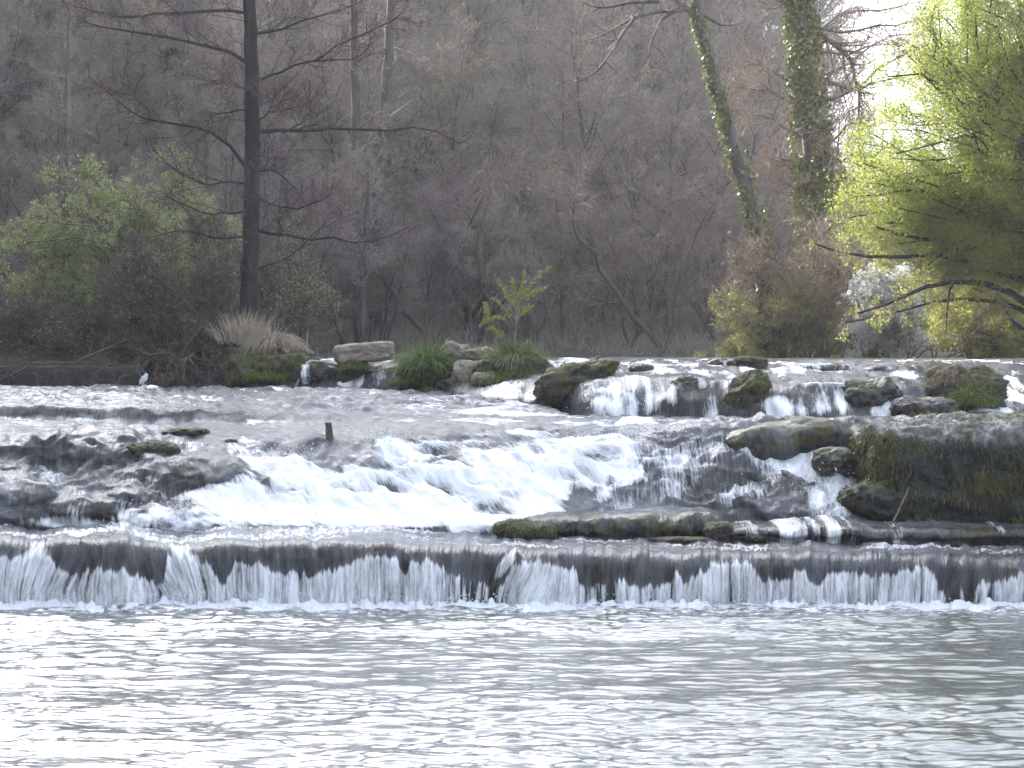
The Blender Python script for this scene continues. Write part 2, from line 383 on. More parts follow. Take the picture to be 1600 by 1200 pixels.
# ------------------------------------------------------------------ terrain: far hillside, banks, river bed
def shade_ridge(Y):  # unseen ridge, added to shade the falls; its saddle lets sun onto the right trees
    return np.interp(Y, [-60, 40, 70, 104, 109, 114, 130, 138, 150, 330], [40, 48, 64, 64, 58, 42, 42, 54, 57, 62])
def hill_z(X, Y):
    px = 800 + X / np.maximum(Y, 20) * FPX
    crest = np.interp(px, [-400, 0, 900, 1150, 1300, 1420, 1700, 2600], [28, 26, 25, 21, 12, 6.5, 5.5, 5.5])
    back = 2.9 + crest * sm(59.5, 128, Y + 3 * fbm(X * .06, 3.3)) - 7.0 * sm(60.6, 58.6, Y)
    rl = shade_ridge(Y)
    dl = np.clip((-15.5 - X + 1.5 * fbm(Y * .07, 1.1)) / 34.5, 0, 1)
    left = -1 + (rl + 1) * dl ** 1.08
    left = np.where(X < -51, rl, left)
    right = -1 + 3.9 * sm(12.6, 14.5, X + .6 * fbm(Y * .15, 9.1)) + np.clip(X - 15, 0, 300) * .10
    z = np.maximum(np.maximum(back, left), right)
    # the spit of the right bank upstream, where the shrubs stand
    sp = 5.0 * sm(4.6, 6.4, X - (60 - Y) * .12 + .3 * fbm(Y * .4, 2.2)) * sm(51.5, 54.0, Y) - 2
    z = np.maximum(z, np.where(Y > 50, sp, -5))
    # soil islet behind the weir on the left
    isl = 4.95 * sm(-4.2, -6.2, X) * sm(41.2, 42.4, Y) * sm(50, 47, Y) - 2
    z = np.maximum(z, isl)
    return z + .35 * fbm(X * .22, Y * .22, 0, 3, 5) * sm(60, 66, Y) + .08 * fbm(X * .8, Y * .8, 0, 2, 8)
def terrain():
    xs = np.concatenate([np.linspace(-200, -75, 24), np.linspace(-72, -17, 40), np.linspace(-16, 22, 130), np.linspace(23, 200, 50)])
    ys = np.concatenate([np.linspace(-80, 38, 40), np.linspace(40, 75, 100), np.linspace(76, 140, 80), np.linspace(145, 330, 30)])
    X, Y = np.meshgrid(xs, ys, indexing='ij')
    Z = hill_z(X, Y)
    mk('hillside_ground', np.stack([X, Y, Z], -1), gridF(*X.shape)[:, ::-1], M_HILL, kind='structure')
    g = np.array([[-230, -110, -1.4], [230, -110, -1.4], [230, 350, -1.4], [-230, 350, -1.4]])
    mk('ground', g, np.array([[0, 1, 2, 3]]), M_BANK, kind='structure')
terrain()

# ------------------------------------------------------------------ water surfaces
def pool():
    ys = np.concatenate([np.linspace(-60, 11, 30), np.linspace(11.3, 25.4, 560)])
    u = np.linspace(-1, 1, 520)
    U, Y = np.meshgrid(u, ys, indexing='ij')
    half = np.interp(Y, [-60, 9, 25.4], [18, 13, 15]); core = np.interp(Y, [-60, 9, 25.4], [4.5, 4.5, 7.2])
    X = np.where(np.abs(U) < .92, U / .92 * core, np.sign(U) * (core + (np.abs(U) - .92) / .08 * (half - core)))
    py = HOR + ZC * FPX / np.maximum(Y, 5)
    calm = sm(985, 1010, py) * sm(1110, 1070, py)          # smoother band of longer waves
    calm = np.clip(calm + .5 * fbm(X * .25, Y * .35, 0, 2, 3) * sm(985, 1010, py), 0, 1)
    a = 1 - .65 * calm
    wx = X + .25 * fbm(X * .7, Y * .7, 0, 2, 41)
    z = .022 * vn(wx * .9, Y * 1.9, 0, 1) + .013 * vn(wx * 1.9, Y * 5.4, 2, 2)
    z = z + a * (.0125 * vn(wx * 3.6, Y * 10.0, 4, 3) + .0085 * vn(X * 8.5, Y * 20, 6, 4))
    z = z + .03 * sm(23.2, 25, Y) * fbm(X * 3, Y * 3, 0, 2, 77)
    mk('pool_water', np.stack([X, Y, z], -1), gridF(*X.shape), M_POOL, kind='structure', attrs=dict(foam=.75 * sm(23.2, 24.9, Y) + .10))
pool()

def knots(cols, pxs, rows, smooth_rows=True, samp=None):
    """cols: {px: [(py, Y), ...]} with as many knots in each; returns grids px, py, Y of shape (len(pxs), rows)"""
    keys = sorted(cols); A = np.array([cols[k] for k in keys], float)      # (C,K,2)
    C, K = A.shape[:2]; G = np.empty((len(pxs), K, 2))
    # smooth interpolation across columns
    for k in range(K):
        for c in range(2):
            v = A[:, k, c]; i = np.clip(np.searchsorted(keys, pxs) - 1, 0, C - 2)
            kk = np.array(keys, float); u = np.clip((pxs - kk[i]) / (kk[i + 1] - kk[i]), 0, 1); u = u * .4 + .6 * u * u * (3 - 2 * u)
            G[:, k, c] = v[i] * (1 - u) + v[i + 1] * u
    # along the flow: parameter by mean world length, monotone cubic
    zz = Zp(G[..., 0], G[..., 1]); seg = np.sqrt(np.diff(zz, axis=1) ** 2 * 3 + np.diff(G[..., 1], axis=1) ** 2 * .35)
    s = np.concatenate([[0], np.cumsum(seg.mean(0))]); t = np.linspace(0, s[-1], rows) if samp is None else np.interp(np.linspace(0, 1, rows), *samp) * s[-1]
    out = []
    for Q in (zz, G[..., 1]):
        d = np.diff(Q, axis=1) / np.diff(s)[None]
        mt = np.zeros_like(Q); mt[:, 1:-1] = np.where(d[:, :-1] * d[:, 1:] > 0, 2 * d[:, :-1] * d[:, 1:] / (d[:, :-1] + d[:, 1:] + 1e-12), 0)
        mt[:, 0] = d[:, 0]; mt[:, -1] = d[:, -1]
        i = np.clip(np.searchsorted(s, t) - 1, 0, K - 2); h = (s[i + 1] - s[i]); u = ((t - s[i]) / h)[None]; h = h[None]
        out.append((2 * u ** 3 - 3 * u ** 2 + 1) * Q[:, i] + (u ** 3 - 2 * u ** 2 + u) * h * mt[:, i] + (-2 * u ** 3 + 3 * u ** 2) * Q[:, i + 1] + (u ** 3 - u ** 2) * h * mt[:, i + 1])
    return out[0], out[1]
def arclen(X, Y, Z):
    d = np.sqrt(np.diff(X, axis=1) ** 2 + np.diff(Y, axis=1) ** 2 + np.diff(Z, axis=1) ** 2)
    return np.concatenate([np.zeros((len(X), 1)), np.cumsum(d, 1)], 1)
def blobs(px, py, L):
    r = np.zeros_like(px)
    for cx, cy, rx, ry, ang, amp in L:
        a = math.radians(ang); dx, dy = px - cx, py - cy
        u = (dx * math.cos(a) + dy * math.sin(a)) / rx; v = (-dx * math.sin(a) + dy * math.cos(a)) / ry
        r = np.maximum(r, amp * sm(1.32, .42, np.sqrt(u * u + v * v)))
    return r

# ---- lowest fall: a long curtain into the pool
CREST = ([-160, 0, 60, 100, 180, 240, 275, 330, 420, 520, 600, 640, 662, 740, 800, 900, 1000, 1100, 1200, 1300, 1400, 1500, 1600, 1760],
         [842, 842, 846, 842, 838, 843, 850, 842, 842, 843, 846, 851, 850, 850, 856, 856, 858, 860, 858, 862, 861, 864, 866, 868])
WTOP = ([-160, 0, 40, 62, 80, 95, 110, 150, 200, 235, 255, 262, 300, 312, 322, 345, 352, 368, 392, 402, 425, 460, 490, 540, 560, 600, 618, 632, 645, 670, 700, 720, 750, 770, 785, 800, 815, 830, 860, 900, 906, 940, 960, 1000, 1048, 1056, 1068, 1090, 1110, 1150, 1175, 1190, 1215, 1240, 1260, 1270, 1300, 1330, 1360, 1400, 1440, 1460, 1474, 1486, 1500, 1508, 1535, 1550, 1580, 1595, 1760],
        [868, 868, 864, 858, 868, 888, 892, 885, 890, 905, 906, 862, 866, 884, 870, 912, 905, 870, 880, 870, 892, 893, 892, 882, 868, 862, 870, 894, 872, 872, 886, 898, 905, 912, 908, 880, 874, 872, 876, 882, 910, 910, 898, 915, 910, 888, 903, 892, 880, 874, 877, 902, 907, 894, 890, 912, 891, 888, 896, 890, 881, 892, 925, 938, 905, 938, 900, 908, 902, 890, 885])
DENS = ([-160, 690, 720, 780, 800, 900, 915, 1040, 1060, 1460, 1475, 1530, 1560, 1760], [.60, .60, .40, .40, .64, .64, .36, .38, .58, .58, .30, .30, .52, .54])
def lower_fall():
    px = np.arange(-160, 1761, 1.6); cr = np.interp(px, *CREST) + 3.2 * fbm(px * .03, 4.4, 0, 3, 9) + 1.6 * vn(px * .11, 2.2, 0, 8)
    base = np.interp(px, [-160, 300, 600, 900, 1100, 1760], [934, 935, 939, 946, 948, 951])
    lobes = .16 * fbm(px * .012, 0.0, 0, 3, 12) + .07 * vn(px * .05, 3, 0, 5)
    lobes = lobes - .22 * np.exp(-((px - 180) / 62) ** 4) - .10 * np.exp(-((px - 560) / 90) ** 4) - .12 * np.exp(-((px - 850) / 55) ** 4) + .10 * np.exp(-((px - 745) / 45) ** 2)
    K = []
    for i in range(len(px)):
        b = 25.0 + lobes[i] * .8
        zt = Zp(cr[i], 25.4 + lobes[i] * .6)
        yy = [b + .10, b, b - .05, b - .03, b + .06, b + .20, b + .42, 25.85 + lobes[i] * .4, 26.3, 27.0, 28.2]
        z = [-.35, 0, zt * .45, zt * .72, zt * .88, zt * .965, zt, zt + .012, zt + .02, zt + .04, zt - .2]
        K.append([(HOR + (ZC - zz) * FPX / y_, y_) for zz, y_ in zip(z, yy)])
    Z, Y = knots({p: k for p, k in zip(px, K)}, px, 150)
    PX = np.repeat(px[:, None], Z.shape[1], 1); X = Xp(PX, Y)
    py = HOR + (ZC - Z) * FPX / Y
    wt = np.interp(px, *WTOP)[:, None] + 7 * vn(px * .16, 0.5, 0, 31)[:, None] + 5 * vn(px * .45, 1.5, 0, 32)[:, None]
    face = sm(25.6, 25.2, Y - lobes[:, None] * .6)
    inw = sm(-4, 9, py - wt) * face
    dn = np.interp(px, *DENS)[:, None]
    fan = 44 * np.exp(-((px - 72) / 60) ** 2) - 40 * np.exp(-((px - 285) / 56) ** 2) + 40 * np.exp(-((px - 805) / 60) ** 2) + 10 * np.exp(-((px - 1500) / 60) ** 2)
    uu = PX + .8 * fan[:, None] * np.clip((py - cr[:, None]) / 80, 0, 1)
    stk = vn(uu * .10, py * .01, 0, 50) * .55 + vn(uu * .24, py * .012, 0, 51) * .5 + vn(uu * .6, py * .02, 0, 52) * .4
    foam = inw * np.clip(dn + .06 + .45 * stk * (.6 + (dn < .5)), 0, .64)
    foam = np.maximum(foam, .62 * blobs(uu, py, [(62, 880, 26, 40, 12, 1), (282, 880, 24, 40, -12, 1), (800, 880, 14, 30, 20, .9)]) * face)
    foam = foam * sm(-.02, .01, Z)
    film = np.where(face > .5, .42, .48) + .22 * vn(uu * .09, py * .02, 0, 61) + .18 * sm(26.0, 26.7, Y) + .18 * sm(25.32, 25.6, Y) * sm(26.6, 26, Y)
    film = film + .25 * fbm(PX * .006, py * .03, 0, 2, 66) * (1 - face) + .16 * (1 - face)
    foam = np.maximum(foam, (1 - face) * .42 * sm(-.25, .7, fbm(X * .8, Y * 2.2, 0, 3, 67)))
    # the curtain stands off the rock; strands stand off the curtain
    Y = Y - inw * (.05 + .035 * stk) - .012 * stk * face
    Z = Z + (1 - face) * (.018 * vn(X * 3.5, Y * 3, 0, 71) + .010 * vn(X * 9, Y * 6, 0, 72)) + .012 * stk * (1 - inw) * sm(.45, .7, Z)
    v = arclen(X, Y, Z); X = Xp(PX, Y)
    flow = np.stack([Xp(uu, 25), v, 0 * v], -1)
    moss = 0 * face - .05
    mk('waterfall', np.stack([X, Y, Z], -1), gridF(*X.shape), M_CASC, attrs=dict(flow=flow, foam=foam, film=film, moss=moss), kind='structure')
    # churned foam where the curtain lands
    px = np.arange(-160, 1761, 1.5); rows = 22
    b = 25.0 + np.interp(px, px, .8 * (.16 * fbm(px * .012, 0.0, 0, 3, 12) - .22 * np.exp(-((px - 180) / 62) ** 4) - .10 * np.exp(-((px - 560) / 90) ** 4) - .12 * np.exp(-((px - 850) / 55) ** 4))) - .03
    wd = .27 + .09 * fbm(px * .03, 5.0, 0, 3, 81); t = np.linspace(0, 1, rows)[None]
    Y = b[:, None] - wd[:, None] * t; PX = np.repeat(px[:, None], rows, 1); X = Xp(PX, Y)
    hgt = .035 + .02 * fbm(px * .03, 2.0, 0, 3, 83)[:, None] + .06 * np.clip(fbm(PX * .09, Y * 7, 0, 3, 84), 0, 1)
    Z = hgt * np.sin(np.clip(t * 1.05 + .18, 0, 1.2) * math.pi * .83) * 1.1 - .03 * t + .012 * fbm(X * 20, Y * 20, 0, 2, 85)
    mk('foam', np.stack([X, Y, Z], -1), gridF(*X.shape)[:, ::-1], M_FOAM, kind='stuff')
lower_fall()

# ---- rapids of the middle tier and the wide plateau behind them
MID = {  # px: base, lower slope, upper slope, shoulder, lip, back of the lip, foot of the step, top of the step, plateau, foot of the barrier
 -160: [(820, 26.8), (775, 27.2), (735, 28.0), (728, 28.4), (688, 28.8), (665, 30.2), (656, 31), (633, 31.4), (618, 35.5), (605.5, 40.0)],
 0: [(820, 26.8), (775, 27.2), (735, 28.0), (728, 28.4), (688, 28.8), (665, 30.2), (656, 31), (633, 31.4), (618, 35.5), (606, 39.8)],
 100: [(821, 26.8), (778, 27.2), (740, 28.0), (730, 28.4), (688, 28.9), (667, 30.2), (656, 31), (633, 31.4), (618, 35.5), (606, 39.8)],
 200: [(821, 26.8), (790, 27.1), (748, 28.0), (732, 28.4), (692, 29.0), (668, 30.2), (657, 31), (635, 31.4), (618, 35.5), (607, 39.5)],
 300: [(822, 26.8), (798, 27.2), (765, 27.9), (715, 28.7), (690, 29.3), (672, 30.3), (659, 31.1), (638, 31.5), (618, 35.5), (608, 39.0)],
 400: [(825, 26.8), (795, 27.3), (755, 27.9), (705, 28.8), (685, 29.4), (670, 30.3), (661, 31.1), (643, 31.5), (622, 35), (609, 38.8)],
 500: [(826, 26.8), (790, 27.3), (750, 27.9), (703, 28.8), (677, 29.5), (664, 30.4), (659, 31), (648, 31.5), (625, 34.5), (610, 38.3)],
 600: [(826, 26.8), (785, 27.4), (740, 28.0), (700, 28.8), (668, 29.6), (660, 30.3), (656, 31), (650, 32), (628, 34.8), (612, 38.0)],
 700: [(825, 26.8), (785, 27.4), (735, 28.0), (697, 28.8), (665, 29.7), (658, 30.3), (655, 31), (650, 31.8), (632, 34.0), (614, 37.0)],
 800: [(824, 26.9), (780, 27.5), (735, 28.1), (695, 28.9), (664, 29.8), (657, 30.3), (654, 31), (650, 31.6), (640, 33), (628, 35.0)],
 900: [(818, 27.1), (775, 27.7), (730, 28.2), (693, 28.9), (663, 29.8), (657, 30.3), (655, 30.7), (653, 31.0), (651, 31.3), (649, 31.6)],
 1000: [(808, 27.5), (770, 27.9), (725, 28.4), (692, 29.0), (662, 29.8), (657, 30.2), (655.5, 30.5), (654, 30.9), (653, 31.2), (652, 31.6)],
 1100: [(804, 27.6), (765, 28.0), (724, 28.5), (703, 28.9), (665, 29.5), (658, 29.9), (656, 30.4), (654, 30.9), (653, 31.2), (652, 31.6)],
 1200: [(808, 27.6), (772, 28.0), (722, 28.6), (707, 28.9), (668, 29.5), (658, 29.9), (656, 30.4), (654, 30.9), (653, 31.2), (652, 31.6)],
 1300: [(812, 27.2), (770, 27.7), (735, 28.2), (705, 28.7), (668, 29.4), (658, 29.9), (656, 30.4), (654, 30.9), (653, 31.2), (652, 31.6)],
 1400: [(814, 27.2), (790, 27.9), (750, 28.6), (700, 29.0), (664, 29.5), (658, 29.9), (656, 30.4), (654, 30.9), (653, 31.2), (652, 31.6)],
 1760: [(814, 27.2), (790, 27.9), (750, 28.6), (700, 29.0), (664, 29.5), (658, 29.9), (656, 30.4), (654, 30.9), (653, 31.2), (652, 31.6)]}
WHITE = [(640, 814, 330, 13, 0, 1.0), (1240, 725, 100, 28, 10, .62), (1300, 775, 55, 42, 60, .72), (1180, 760, 80, 25, -25, .5), (1285, 690, 12, 40, 20, .7), (1080, 720, 110, 30, -10, .30), (1020, 770, 90, 26, -20, .34),
         (75, 745, 50, 14, 30, .42), (120, 800, 18, 32, 25, .6), (20, 765, 12, 34, 10, .5), (200, 800, 20, 26, -10, .62), (95, 818, 90, 8, 0, .5), (243, 650, 9, 16, 10, .62), (400, 715, 60, 30, 30, .40), (330, 700, 90, 12, 10, .34), (210, 750, 60, 14, 15, .36),
         (60, 655, 130, 5, 0, .34), (330, 659, 170, 5, 0, .40), (960, 640, 60, 14, 10, .72), (830, 632, 90, 6, 0, .6), (820, 656, 380, 4, 0, .46), (1100, 657, 180, 4, 0, .55), (700, 640, 240, 6, 3, .38), (640, 612, 90, 3, 0, .45), (300, 815, 90, 14, -10, .66), (300, 625, 400, 6, 0, .26), (850, 675, 220, 14, -8, .30)]
def polymask(px, py, poly, soft):
    P = np.array(poly, float); ins = np.zeros(px.shape, bool); dist = np.full(px.shape, 1e9)
    for (x0, y0), (x1, y1) in zip(P, np.roll(P, -1, 0)):
        c = ((y0 > py) != (y1 > py)) & (px < (x1 - x0) * (py - y0) / (y1 - y0 + 1e-9) + x0); ins ^= c
        t = np.clip(((px - x0) * (x1 - x0) + (py - y0) * (y1 - y0)) / ((x1 - x0) ** 2 + (y1 - y0) ** 2), 0, 1)
        dist = np.minimum(dist, np.hypot(px - x0 - t * (x1 - x0), (py - y0 - t * (y1 - y0)) * 1.6))
    return np.where(ins, sm(-soft, soft, dist), sm(soft, -soft, dist))
FROTH = [(205, 822), (260, 795), (330, 785), (390, 735), (440, 712), (500, 722), (560, 712), (600, 692), (660, 704), (760, 706), (900, 698), (985, 688), (1015, 712), (985, 742), (930, 765), (890, 795), (800, 802), (745, 830), (500, 832)]
HUMPS = [(70, 712, 150, 26, 0, 1.0), (180, 708, 70, 20, 8, .7), (292, 742, 105, 36, -4, 1.0), (360, 735, 60, 26, 20, .6), (30, 765, 55, 34, 0, .9), (125, 795, 62, 26, 0, .9), (20, 808, 50, 18, 0, .7), (225, 772, 70, 16, 0, .6), (240, 805, 40, 14, 0, .5), (460, 690, 60, 14, 0, .35), (1225, 765, 60, 30, 20, .6), (1190, 790, 60, 20, 0, .6)]
def rapids():
    px = np.arange(-160, 1761, 2.2)
    cols = {}
    for k, v in MID.items():
        y0 = v[0][1]; z0 = Zp(*v[0])
        f = lambda z, Y: (HOR + (ZC - z) * FPX / Y, Y)
        zb = Zp(*v[-1]); yb = v[-1][1]
        cols[k] = [f(z0 - .5, y0 - .10)] + v + [f(zb - .5, yb + 1.2)]
    Z, Y = knots(cols, px, 430)
    # fractal lips, ledges and lumps
    PX = np.repeat(px[:, None], Z.shape[1], 1); py = HOR + (ZC - Z) * FPX / Y; X = Xp(PX, Y)
    hm = np.zeros_like(PX)
    for hb in HUMPS:
        hm = np.maximum(hm, blobs(PX + 22 * fbm(PX * .02, py * .04, 0, 3, 87), py + 8 * fbm(PX * .03, py * .03, 0, 3, 86), [hb]))
    Y = Y - .22 * hm; Z = Z + .09 * hm; X = Xp(PX, Y)
    wob = 26 * fbm(PX * .018, py * .04, 0, 4, 85)
    fr = polymask(PX + wob, py + .5 * wob, FROTH, 42)
    w = np.maximum(blobs(PX, py, WHITE) * (1 - .75 * hm) * np.where(Y > 29.6, .35 + .75 * sm(-.5, .6, fbm(X * 1.1, Y * 1.3, 0, 3, 81)), 1), (.86 + .12 * sm(770, 815, py)) * fr); slope = sm(26.9, 27.6, Y) * sm(31.6, 29.6, Y)
    ctr = sm(220, 420, PX) * sm(1080, 960, PX)
    # layered ledges right of the white water and on the left
    led = (1 - ctr) * slope
    q = Z * 5.5 + 1.5 * fbm(X * .9, Y * .6, 0, 4, 91); st = (q - np.floor(q)); st = sm(.15, .6, st) - st
    Z2 = Z + led * (.09 * st * sm(-.4, .5, fbm(X * .8, Z * 2, 0, 2, 83))) + led * np.where(PX < 500, .045, .07) * fbm(X * 1.6, Y * 1.6, 0, 4, 92)
    fw = np.clip(w, 0, 1) * slope
    flo = X + (Y - 28) * .85 * ctr * sm(1000, 900, PX)                                    # the current sets to the left as it drops
    bil = 1 - np.abs(fbm(flo * 2.6, Y * 2.2, Z * 1.5, 3, 94)) * 1.5; bil2 = 1 - np.abs(vn(flo * 8, Y * 6, Z * 5, 90)) * 1.6
    Z2 = Z2 + fw * (.12 * fbm(flo * 1.3, Y * 1.0, Z, 2, 93) + .11 * (bil - .5) + .035 * bil2 + .025 * fbm(flo * 16, Y * 12, Z * 12, 3, 95))
    Z2 = Z2 + fw * .16 * blobs(PX, py, [(600, 702, 40, 16, -10, 1), (980, 698, 60, 14, 0, .8), (450, 728, 40, 14, 0, .7), (760, 722, 60, 12, 0, .5), (300, 800, 60, 14, -10, .5)])
    Z2 = Z2 + (1 - fw) * (.022 * fbm(flo * 2.2, Y * 1.1, 0, 3, 96) + .010 * vn(flo * 7, Y * 2.5, 0, 97)) * sm(26.8, 27.4, Y)
    Z2 = Z2 + sm(30.5, 33, Y) * (.045 * fbm(X * .9, Y * 1.6, 0, 4, 98) + .036 * vn(X * 3.2 + .8 * Y, Y * 2.6, 0, 88) + .035 * np.abs(fbm(X * 3 - Y, Y * 5.5, 0, 3, 84))) + .011 * vn(X * 8, Y * 4.6, 0, 89) * (1 - fw)
    Y2 = Y - fw * .10 * fbm(flo * 2.2, Z * 3, 0, 3, 99) - .03 * (1 - fw) * fbm(X * 3, Z * 6, 0, 3, 100)
    X2 = Xp(PX, Y2); py2 = HOR + (ZC - Z2) * FPX / Y2
    edge = fbm(flo * 2.2, Y * 1.8, Z * 2, 4, 101)
    lines = sm(.80, .97, 1 - np.abs(fbm(X * 1.1 + .5 * Y, Y * 3.2, 0, 3, 80)) * 1.3) * sm(29.6, 30.6, Y) * sm(-.5, .5, fbm(X * .5, Y * .5, 0, 2, 79))
    w = np.maximum(w, .56 * lines)
    foam = np.clip(w + .34 * edge * sm(.03, .4, w) * sm(1.15, .7, w) + .34 * (bil - .55) * fr, 0, 1)
    flat = sm(31.2, 32.5, Y)
    film = .56 + .30 * fbm(X * .55, Y * 1.1, 0, 3, 102) + .18 * ctr * slope
    film = film + .12 * flat - .32 * hm * sm(-.5, .4, fbm(X * 2.2, Z * 3, Y * 2, 3, 82)) - .30 * led * sm(.3, .8, st) * (PX > 900)
    film = film - .24 * blobs(PX, py, [(250, 645, 300, 11, 0, .6), (700, 685, 160, 14, 10, .4)])
    film = film + .25 * blobs(PX, py, [(1000, 672, 260, 9, -2, 1), (700, 664, 200, 7, 0, 1), (300, 672, 300, 8, 0, 1), (120, 662, 200, 5, 0, 1), (300, 622, 360, 6, 0, .8)])
    moss = .10 + .25 * blobs(PX, py, [(240, 705, 60, 22, 10, 1), (290, 672, 50, 10, 0, 1), (1080, 745, 170, 45, 0, .3), (500, 655, 50, 5, 0, .8), (300, 614, 120, 6, 0, 1), (450, 618, 90, 8, 0, 1), (250, 740, 60, 25, 0, .6)])
    v = arclen(X2, Y2, Z2); flow = np.stack([flo + .25 * sm(.1, .8, fw) * edge * .3, v, 0 * v], -1)
    mk('rapids', np.stack([X2, Y2, Z2], -1), gridF(*X2.shape), M_CASC, attrs=dict(flow=flow, foam=foam, film=film, moss=moss), kind='structure')
rapids()

# ---- upper barrier and the river behind it
UP = {  # px: foot, face, lip, ledge, head, river
 -160: [(607, 41.9), (600, 42.0), (592, 42.1), (580, 42.4), (566, 43), (562, 44)],
 360: [(607, 41.9), (600, 42.0), (592, 42.1), (580, 42.4), (566, 43), (562, 44)],
 400: [(609, 39.4), (600, 39.5), (588, 39.7), (578, 40.1), (566, 40.7), (562.3, 42)],
 520: [(609, 39.2), (600, 39.3), (585, 39.6), (574, 40.0), (565, 40.6), (562.3, 42)],
 640: [(612, 38.4), (602, 38.5), (588, 38.8), (575, 39.3), (565, 40.0), (562.3, 42)],
 740: [(622, 36.0), (612, 36.2), (602, 36.6), (588, 37.6), (571, 39.3), (563, 42)],
 800: [(629, 35.0), (616, 35.2), (602, 35.7), (585, 37.0), (569, 39), (563, 42)],
 850: [(635, 34.2), (616, 34.5), (594, 35.2), (580, 36.6), (568, 38.8), (563, 42)],
 920: [(650, 31.7), (622, 32.0), (598, 32.8), (586, 34.2), (570, 38.0), (563, 42)],
 1000: [(653, 31.6), (622, 31.9), (590, 32.7), (583, 34.2), (570, 38.0), (563, 42)],
 1100: [(654, 31.6), (622, 31.9), (588, 32.7), (582, 34.2), (570, 38.0), (563, 42)],
 1180: [(655, 31.6), (626, 31.9), (596, 32.6), (588, 33.8), (570, 37.0), (563, 42)],
 1250: [(655, 31.6), (630, 31.9), (602, 32.4), (596, 33.4), (572, 35.6), (563, 42)],
 1400: [(655, 31.6), (630, 31.9), (600, 32.4), (594, 33.4), (571, 35.6), (563, 42)],
 1500: [(655, 31.6), (640, 32.0), (615, 33.0), (596, 34.4), (571, 37.0), (563, 42)],
 1760: [(654, 31.6), (636, 32.4), (612, 33.6), (592, 35.2), (570, 38.0), (563, 42)]}
def upper_falls():
    px = np.arange(-160, 1761, 2.2); cols = {}
    for k, v in UP.items():
        f = lambda z, Y: (HOR + (ZC - z) * FPX / Y, Y)
        cols[k] = [f(Zp(*v[0]) - .4, v[0][1] - .15)] + v + [f(2.915, 50), f(2.915, 61.5)]
    Z, Y = knots(cols, px, 260)
    PX = np.repeat(px[:, None], Z.shape[1], 1); py = HOR + (ZC - Z) * FPX / Y; X = Xp(PX, Y)
    rough = sm(43, 39, Y) * sm(380, 420, PX); river = sm(40, 45, Y)
    Z = Z + rough * (.055 * fbm(X * 1.5, Y * 1.4, Z, 4, 111) + .025 * fbm(X * 5, Y * 3, Z * 2, 3, 112)) + river * (.016 * fbm(X * 1.4, Y * 2.2, 0, 3, 113) + .012 * vn(X * 4, Y * 5, 0, 114))
    Y = Y - rough * .10 * fbm(X * 1.6, Z * 3.0, 0, 4, 115) - rough * .05 * vn(X * 7, Z * 1.5, 0, 116)
    X = Xp(PX, Y)
    W = [(800, 612, 58, 18, 0, 0.55), (1000, 615, 75, 35, 0, 0.40), (960, 640, 50, 18, 0, 0.55), (1110, 635, 26, 26, 10, 0.39), (1140, 610, 14, 36, 8, 0.52), (1215, 640, 40, 22, 0, 0.55), (1280, 628, 55, 30, 0, 0.51),
         (1375, 640, 22, 20, -30, 0.55), (1580, 615, 34, 40, 20, 0.52), (1560, 640, 50, 12, 0, 0.52), (900, 566, 70, 7, 0, 0.55), (1000, 572, 110, 8, 0, 0.39), (1100, 578, 130, 8, 0, 0.39), (1120, 566, 40, 6, 0, 0.52), (1230, 578, 60, 9, 0, 0.52),
         (1300, 575, 60, 8, 0, 0.33), (1400, 585, 50, 7, 0, 0.39), (1330, 597, 120, 4, 0, 0.46), (880, 575, 30, 14, -40, 0.46), (1500, 566, 120, 4, 0, 0.33), (560, 594, 12, 14, 20, 0.55), (592, 588, 14, 22, 22, 0.55), (545, 600, 20, 8, 0, 0.46), (427, 592, 6, 14, 15, 0.55), (437, 585, 5, 18, 20, 0.55), (600, 563, 20, 3, 0, 0.52), (510, 563, 25, 3, 0, 0.46), (480, 580, 20, 12, 0, 0.23)]
    w = blobs(PX, py, W); e = fbm(X * 2.5, Y * 1.5, Z * 2.5, 4, 117)
    stk = vn(X * 8, Z * 1.0, 0, 118)
    foam = np.clip(w + .34 * e * sm(.05, .4, w) + .34 * stk * sm(.05, .4, w), 0, 1)
    foam = np.maximum(foam, .55 * sm(.35, .9, fbm(X * 1.6, Y * 1.2, 0, 4, 119)) * sm(33.5, 35, Y) * sm(46, 40, Y) * sm(830, 880, PX))
    film = .42 + .25 * fbm(X * .8, Y * .8, Z, 3, 120) + .12 * river
    film = film - .22 * blobs(PX, py, [(1070, 605, 50, 40, 0, 1), (480, 585, 60, 25, 0, .6)])
    moss = .12 + 0 * film
    v = arclen(X, Y, Z); flow = np.stack([X * .9, v * np.where(river > .5, .5, 1), 0 * v], -1)
    mk('river_water', np.stack([X, Y, Z], -1), gridF(*X.shape), M_CASC, attrs=dict(flow=flow, foam=foam, film=film, moss=moss), kind='structure')
upper_falls()

